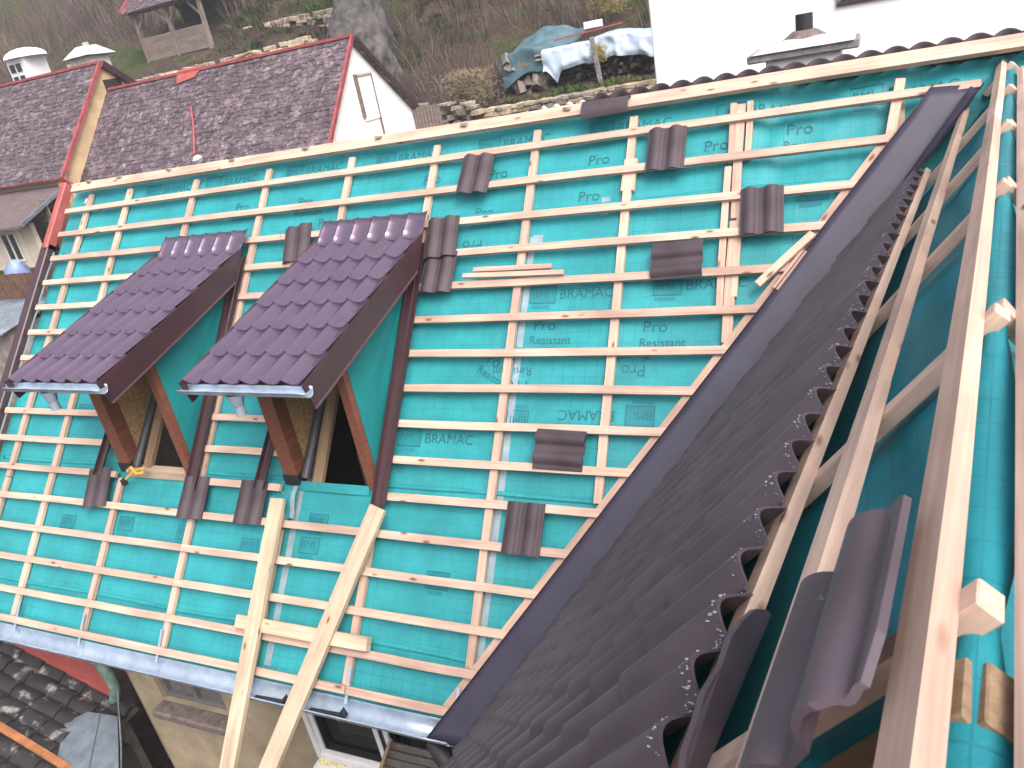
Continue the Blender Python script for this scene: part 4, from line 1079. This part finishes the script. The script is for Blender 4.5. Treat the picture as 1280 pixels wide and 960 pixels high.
wallbox('frame', -20.38, -19.72, 7.795, 7.825, 5.38, 5.44, 'pvc', pw)
wallbox('porch_door', -18.9, -17.9, 8.45, 8.5, 4.4, 6.6, simple('brown_door', (.15, .06, .04), .7), n2)
wallbox('porch_panel', -18.55, -17.6, 9.3, 9.35, 6.2, 7.2, 'cream', n2)
fb = bmesh.new()
for i in range(60):
    box_bm(fb, (-22.2+.095*i, 6.0+.02*(i % 2), 5.08+.02*random.random()), .085, .03, .75)
tag(link('board_fence', bm_mesh('board_fence', fb), simple('brown_fence', (.14, .075, .05), .85, var=.3, scale=4)), 'low brown board fence in front of the ochre house', 'fence')
tag(tube('blue_sack', [(-18.9, 6.9, 5.0), (-18.85, 6.9, 5.35), (-18.7, 6.85, 5.6)], [.3, .34, .12], simple('blue_plastic', (.22, .30, .52), .4), None), 'pale blue sack leaning by the porch wall', 'sack')
def cfn(u, v): X = -15.5+2.4*u; Y = 2.4+1.6*v; return V((X, Y, 5.1+.25*v+.03*math.sin(X*45)))
shed = thing('shed', 'shed with a grey corrugated roof beside the left verge', 'shed', (-14.3, 3.2, 2))
grid('corrugated_roof', 160, 6, cfn, 'zinc_dull', shed, thick=.01)
box('wall', (-14.35, 3.25, 3.5), 2.2, 1.3, 3.2, 'stone_grey', shed)
# roof lantern and chimney behind the far-left ridge
lan = thing('roof_lantern', 'small white domed lantern with dark panes above the far-left ridge', 'lantern', (-24.5, 14.1, 10))
box('body', (-24.55, 14.1, 10.75), .95, .9, 1.2, 'pvc', lan)
for X in (-24.80, -24.45):
    for z in (10.62, 11.02): box('pane', (X, 13.64, z), .24, .03, .27, 'glass', lan, 0)
bm = bmesh.new(); bmesh.ops.create_uvsphere(bm, u_segments=20, v_segments=10, radius=.78, matrix=Matrix.Translation((-24.5, 14.1, 11.33)) @ Matrix.Diagonal((1, .9, .42, 1)))
bmesh.ops.bisect_plane(bm, geom=bm.verts[:]+bm.edges[:]+bm.faces[:], plane_co=(0, 0, 11.33), plane_no=(0, 0, -1), clear_outer=True)
bmesh.ops.holes_fill(bm, edges=[e for e in bm.edges if e.is_boundary])
link('dome', bm_mesh('dome', bm), 'white', lan, smooth=True)
c2 = thing('chimney', 'squat grey chimney with hipped cap beside the far-left gable', 'chimney', (-20.4, 13.2, 10))
box('stack', (-20.38, 13.2, 10.4), .95, .8, .75, 'conc', c2)
bm = bmesh.new(); bmesh.ops.create_cone(bm, cap_ends=True, segments=4, radius1=.84, radius2=.32, depth=.32, matrix=Matrix.Translation((-20.33, 13.2, 10.94)) @ Matrix.Rotation(R(45), 4, 'Z'))
link('cap', bm_mesh('cap', bm), 'conc', c2)
tube('pot', [(-20.3, 13.2, 11.05), (-20.3, 13.2, 11.2)], .10, 'conc', c2)
box('stack_foot', (-21.3, 13.6, 10.3), .7, .6, .8, 'yellow', c2)

# ================================================================== GAZEBO, TRUNK, TARPS, FENCE
gz_ = thing('gazebo', 'weathered wooden gazebo with shingle roof and slatted railing on the slope', 'gazebo', (-26, 24.5, 10.6))
gx0, gx1, gy0, gy1 = -27.95, -23.95, 23.0, 26.0
for X in (gx0, -25.95, gx1):
    beam('post', (X, gy0, 9.6), (X, gy0, 13.1), .16, .16, (0, 1, 0), 'grey_wood', gz_)
    for sg in (-1, 1):
        if gx0-.1 < X+sg*.6 < gx1+.1: beam('brace', (X+sg*.05, gy0-.02, 12.35), (X+sg*.62, gy0-.02, 12.92), .09, .08, (0, 1, 0), 'grey_wood', gz_)
for X in (gx0, gx1): beam('post', (X, gy1, 9.8), (X, gy1, 13.1), .16, .16, (0, 1, 0), 'grey_wood', gz_)
beam('plate', (gx0-.3, gy0, 13.05), (gx1+.3, gy0, 13.05), .16, .18, (0, 0, 1), 'grey_wood', gz_)
rb = bmesh.new()
n_ = 34
for i in range(n_): box_bm(rb, (gx0+.12+(gx1-gx0-.24)*i/(n_-1), gy0-.04, 11.42), .075, .03, .95)
link('railing', bm_mesh('railing', rb), 'grey_wood', gz_)
beam('rail', (gx0, gy0, 11.92), (gx1, gy0, 11.92), .09, .06, (0, 0, 1), 'grey_wood', gz_); beam('rail', (gx0, gy0, 11.02), (gx1, gy0, 11.02), .08, .06, (0, 0, 1), 'grey_wood', gz_)
wallbox('floor', gx0-.1, gx1+.1, gy0-.05, gy1, 10.7, 10.88, 'grey_wood', gz_)
wallbox('interior_shade_panel', gx0-.1, gx1+.1, gy1, gy1+.08, 10.2, 13.4, simple('painted_interior_shade', (.028, .024, .025), .9), gz_)  # near-black panel added so the gazebo's inside reads as deep shade
shingles('roof', (gx0-.35, 24.5, 14.55), (gx1+.35, 24.5, 14.55), (0, -1.9, -1.45), 2.40, 'shale', gz_, rh=.2, wd=.22)
prism('roof_deck', [(gx0-.35, 22.6, 13.03), (gx0-.35, 24.5, 14.5), (gx0-.35, 26.4, 13.03), (gx0-.35, 24.5, 14.40)], (gx1-gx0+.7, 0, 0), 'old_wood', gz_)
beam('verge_trim', (gx0-.38, 22.6, 13.1), (gx0-.38, 24.5, 14.56), .07, .22, (0, 0, 1), 'red_trim', gz_, bend=0)

tr = thing('tree', 'thick grey gnarled tree trunk on the slope above the white gable', 'tree', (-15.2, 21.2, 8.5))
def trunk(name, pts, rads, parent, seg=28):
    bm = bmesh.new(); rings = []; nP = 26
    P = []
    for i in range(nP+1):
        f = i/nP*(len(pts)-1); k = min(int(f), len(pts)-2); t = f-k
        P.append((V(pts[k]).lerp(V(pts[k+1]), t), rads[k]+(rads[k+1]-rads[k])*t))
    for p, r in P:
        row = []
        for k in range(seg):
            a = 2*math.pi*k/seg; d = V((math.cos(a), math.sin(a), 0))
            rr = r*(1+.22*noise.noise(V((math.cos(a)*1.6, math.sin(a)*1.6, p.z*.5)))+.20*noise.noise(V((math.cos(a)*4, math.sin(a)*4, p.z*1.6))) + .10*math.sin(a*5+p.z))
            row.append(bm.verts.new(p+d*rr))
        rings.append(row)
    for a, b in zip(rings, rings[1:]):
        for k in range(seg): bm.faces.new((a[k], a[(k+1) % seg], b[(k+1) % seg], b[k])).smooth = True
    bm.faces.new(rings[-1])
    return link(name, bm_mesh(name, bm), 'bark', parent)
trunk('trunk', [(-15.5, 21.2, 7.8), (-15.2, 21.2, 9.6), (-14.8, 21.3, 11.2), (-14.5, 21.5, 14), (-14.7, 21.6, 18)], [1.9, 1.35, .85, .7, .4], tr)
for (a, b, c, r) in (((-14.6, 21.4, 13), (-16.5, 21.0, 15.5), (-18.4, 20.8, 18.5), .28), ((-14.5, 21.5, 14), (-12.4, 21.6, 16.5), (-11.4, 21.2, 19.5), .26), ((-14.6, 21.6, 15.5), (-14.3, 23.5, 18), (-13.6, 24.8, 21), .22)):
    tube('limb', [a, V(a).lerp(V(b), .5)+V((0, 0, .2)), b, c], [r, r*.8, r*.6, r*.15], 'bark', tr, 10)

# tarps over piles
def tarpfn(u, v):
    X = -6.75+4.2*u; f = noise.noise(V((u*7, v*3, 1)))*.10 + noise.noise(V((u*18, v*4, 4)))*.05
    topz = 8.30 - .16*u + .22*math.exp(-((u-.62)/.22)**2)
    edge = .62 + .22*noise.noise(V((u*5, 0, 8))) + (.45*max(0, 1-abs(u-.10)/.08))
    if v < .45: t = v/.45; return V((X, 20.6-1.5*t, topz+.05*math.sin(t*3.1)+f*.6))
    t = (v-.45)/.55; return V((X+.06*math.sin(u*25)*t, 19.1-.10*t+f*1.4, topz-.05-edge*t+f*.3))
tp = thing('tarp_pile', 'pale blue tarp sheet draped over a long woodpile beside the white house', 'woodpile', (-4.6, 19.8, 7))
grid('tarp', 70, 22, tarpfn, 'tarp_blue', tp)
lg = bmesh.new()
for i in range(150):
    c = (random.uniform(-6.5, -2.7), random.uniform(19.45, 20.2), 6.9+.85*random.random()**1.3)
    bmesh.ops.create_cone(lg, cap_ends=True, segments=7, radius1=random.uniform(.04, .10), radius2=random.uniform(.04, .10), depth=random.uniform(.4, 1.4), matrix=Matrix.Translation(c) @ Matrix.Rotation(R(90)+random.gauss(0, .25), 4, 'X') @ Matrix.Rotation(random.gauss(0, .6), 4, 'Y'))
link('logs', bm_mesh('logs', lg), simple('dark_logs', (.055, .042, .032), .95, var=.4, scale=5), tp)
for z in (8.02, 8.16): beam('board', (-7.0, 19.2, z), (-6.35, 19.25, z+.03), .22, .05, (0, 0, 1), 'plank', tp)
beam('red_edge', (-6.3, 19.35, 8.52), (-4.0, 19.5, 8.66), .06, .05, (0, 0, 1), 'red_trim', tp)
beam('fence_post', (-4.62, 18.55, 6.6), (-4.78, 18.55, 8.42), .13, .13, (0, 1, 0), 'conc_dark', None); tag(bpy.data.objects['fence_post'], 'dark post standing in front of the pale blue tarp', 'post')
box('white_crate', (-5.15, 20.1, 8.78), .55, .4, .22, 'pvc', None, .01); tag(bpy.data.objects['white_crate'], 'small pale crate on top of the tarped woodpile', 'crate')
def tarp2(u, v):
    X = -8.35+2.4*u; f = noise.noise(V((u*4, v*3, 11)))*.14
    top = 8.30+.22*u+.16*math.sin(u*5)
    if v < .5: t = v/.5; return V((X+.5*(1-t), 20.6-1.3*t, top+.45*(1-t)+f-.18*math.sin(t*3.14)))
    t = (v-.5)/.5; return V((X, 19.3-.06*t+f*.5, top-.05-(1.0-.45*u)*t+f*.4))
grid_t = grid('dark_tarp', 40, 20, tarp2, 'tarp_dark', None); tag(grid_t, 'dark teal tarp thrown over a heap left of the pale blue tarp', 'tarp')
hp = bmesh.new()
for i in range(46):
    box_bm(hp, (random.uniform(-8.2, -6.3), random.uniform(19.4, 20.3), random.uniform(6.9, 8.2)), .5, .35, .2, Matrix.Rotation(random.random()*3, 3, (random.random(), 1, random.random())), .06)
tag(link('scrap_heap', bm_mesh('scrap_heap', hp), 'stone_grey'), 'dark scrap heap beneath the dark teal tarp', 'heap')
fb = bmesh.new()
for i in range(9): box_bm(fb, (-9.45+.118*i, 14.5, 6.6+.05*random.random()), .10, .03, 1.62)
tag(link('picket_fence', bm_mesh('picket_fence', fb), 'grey_wood'), 'short weathered picket fence beside the white gable', 'fence')
def shrub(name, c, rad, hgt, n, mats, label):
    vs, fs = [], []
    for _ in range(n):
        p = V(c)+V((random.gauss(0, rad*.4), random.gauss(0, rad*.4), hgt*random.random()**.8)); d = V((random.gauss(0, 1), random.gauss(0, 1), random.gauss(.6, .6))).normalized()
        s = d.orthogonal().normalized(); l = random.uniform(.10, .22); w_ = .012
        b = len(vs); vs += [p-s*w_, p+s*w_, p+d*l+s*w_*.4, p+d*l-s*w_*.4]; fs.append((b, b+1, b+2, b+3))
    o = link(name, mesh(name, vs, fs), mats); return tag(o, label, 'shrub')
shrub('shrub', (-8.9, 17.6, 6.6), 1.0, 1.5, 3200, TW[2], 'straw-coloured bush left of the dark teal tarp')
shrub('shrub', (-4.7, 18.9, 7.6), .3, .5, 300, simple('yellow_leaf', (.30, .24, .05), .8), 'small yellow-leaved shrub in front of the pale blue tarp')
shrub('shrub', (-5.6, 23.5, 9.0), .8, .9, 1200, simple('yellow_leaf_far', (.22, .18, .06), .8), 'yellowish shrub on the slope above the tarps')
# log rail behind the red ridge
tag(tube('log_rail', [(-20.8, 17.0, 9.55), (-19.8, 16.9, 9.75), (-18.6, 17.0, 9.80), (-16.9, 17.0, 10.05), (-16.1, 17.0, 9.75)], .06, 'old_wood', None, 8), 'crooked brown log rail behind the red ridge', 'rail')

# ================================================================== LOWER LEFT: NEIGHBOUR'S LOW ROOF
lo = thing('outbuilding', 'low outbuilding with old blackened tiles below the gutter at bottom left', 'outbuilding', (-7, -4, 0))
def lz(X): return 2.0-.35*(X+5.2)
bm = bmesh.new(); cw = .20; rl_ = .34
for i in range(12):
    for j in range(15):
        X1 = -5.1-.0 - rl_*i; X0 = X1-rl_*1.12; Y0 = -2.72-cw*j
        nx = 8; top = []
        for (X, dz) in ((X0, .0), ((X0+X1)/2, .018), (X1, .038)):
            row = []
            for k in range(nx+1):
                f = k/nx; h = .04*math.sin(math.pi*f)**.8 + dz + (.006 if j % 2 else 0)
                row.append(bm.verts.new((X, Y0-cw*f, lz(X)+h)))
            top.append(row)
        for a, b in zip(top, top[1:]):
            for k in range(nx): bm.faces.new((a[k], a[k+1], b[k+1], b[k])).smooth = True
        fr = [bm.verts.new(v.co-V((0, 0, .03))) for v in top[-1]]
        for k in range(nx): bm.faces.new((top[-1][k], top[-1][k+1], fr[k+1], fr[k]))
link('roof_tiles', bm_mesh('roof_tiles', bm), 'lowtile', lo)
prism('roof_deck', [(-9.5, -2.7, lz(-9.5)-.02), (-5.15, -2.7, lz(-5.15)-.02), (-5.15, -2.7, lz(-5.15)-.1), (-9.5, -2.7, lz(-9.5)-.1)], (0, -3.1, 0), 'old_wood', lo)
box('wall', (-7.5, -4.25, .6), 4.4, 2.9, 2.4, 'stone_grey', lo)
beam('ridge_strip', (-9.4, -3.62, lz(-9.4)+.09), (-5.0, -3.72, lz(-5.0)+.09), .085, .03, (0, 0, 1), 'rust', lo, bend=.004)
beam('edge_strip', (-9.4, -2.74, lz(-9.4)+.06), (-5.35, -2.78, lz(-5.35)+.06), .05, .09, (0, 0, 1), 'red_metal', lo, bend=.004)
aw = thing('metal_hood', 'red sheet-metal hood with green rim behind the low black roof', 'hood', (-5.8, -2.7, 2))
pts = []
base = [(-8.2, lz(-8.2)+.05), (-5.55, lz(-5.55)+.0)]
out = [(-5.42, 2.05), (-5.30, 2.20), (-5.23, 2.38), (-5.23, 2.55), (-5.30, 2.74), (-5.5, 2.95), (-6.2, 3.1), (-8.2, 3.3)]
prism('sheet', [V((x, -2.78, z)) for x, z in base+out], (0, .03, 0), 'red_metal', aw)
tube('rim', [V((x, -2.79, z)) for x, z in [(-5.62, 1.90)]+out[:7]], .07, 'green_rim', aw, 10)
bx_ = thing('metal_cowl', 'grey folded sheet-metal cowl with an upright flap at the low roof corner', 'cowl', (-5.0, -3.4, 2))
prism('lid', [V((-5.62, -3.30, 2.18)), V((-5.45, -3.10, 2.20)), V((-5.04, -3.02, 2.14)), V((-4.78, -3.27, 2.06)), V((-4.50, -3.55, 1.98)), V((-5.0, -3.95, 2.02)), V((-5.3, -3.7, 2.10))], (0, 0, -.02), 'zinc_dull', bx_)
beam('seam', (-5.27, -3.07, 2.178), (-4.80, -3.72, 2.02), .015, .02, (0, 0, 1), 'zinc_dull', bx_, bev=0, bend=0)
prism('flap', [V((-5.03, -3.00, 2.13)), V((-4.49, -3.53, 1.98)), V((-4.42, -3.45, 2.28)), V((-4.96, -2.93, 2.50))], (.012, .012, 0), 'zinc_dull', bx_)
box('body', (-5.05, -3.5, 1.7), .7, .6, .55, 'dark', bx_)
# small canopy roof at the foot of the window and valley
cn = thing('canopy', 'small ribbed brown-grey canopy roof below the valley end', 'canopy', (.1, -3.6, 3))
def cnf(u, v):
    X = -.75+1.35*u; y = -3.12-.62*v; return V((X, y, 3.05-.30*v + .014*math.sin(v*62)*1 - .02*(1-u)))
grid('ribbed_sheet', 10, 140, cnf, simple('brown_corrugated', (.115, .10, .09), .6, var=.25, scale=8), cn, thick=.006)
beam('edge', (-.76, -3.1, 3.04), (-.76, -3.75, 2.73), .03, .05, (0, 0, 1), 'old_wood', cn)
tube('leaf_guard', [(.15, -3.62, 3.85), (.3, -3.7, 3.8), (.42, -3.78, 3.72)], [.05, .07, .05], 'dark', cn, 10)

# ================================================================== HAZE
hz = bpy.data.materials.new('haze'); hz.use_nodes = True; nt = hz.node_tree
nt.nodes.remove(nt.nodes['Principled BSDF']); pv_ = nt.nodes.new('ShaderNodeVolumePrincipled')
pv_.inputs['Color'].default_value = (.86, .90, 1.0, 1); pv_.inputs['Density'].default_value = 0.0016
nt.links.new(pv_.outputs[0], nt.nodes['Material Output'].inputs['Volume'])
bm = bmesh.new(); box_bm(bm, (-35, 50, 40), 233, 223, 106)
ho = link('haze', bm_mesh('haze', bm), hz); ho['kind'] = 'stuff'; ho['label'] = 'thin pale winter haze in the air'; ho['category'] = 'haze'
ho.display_type = 'WIRE'
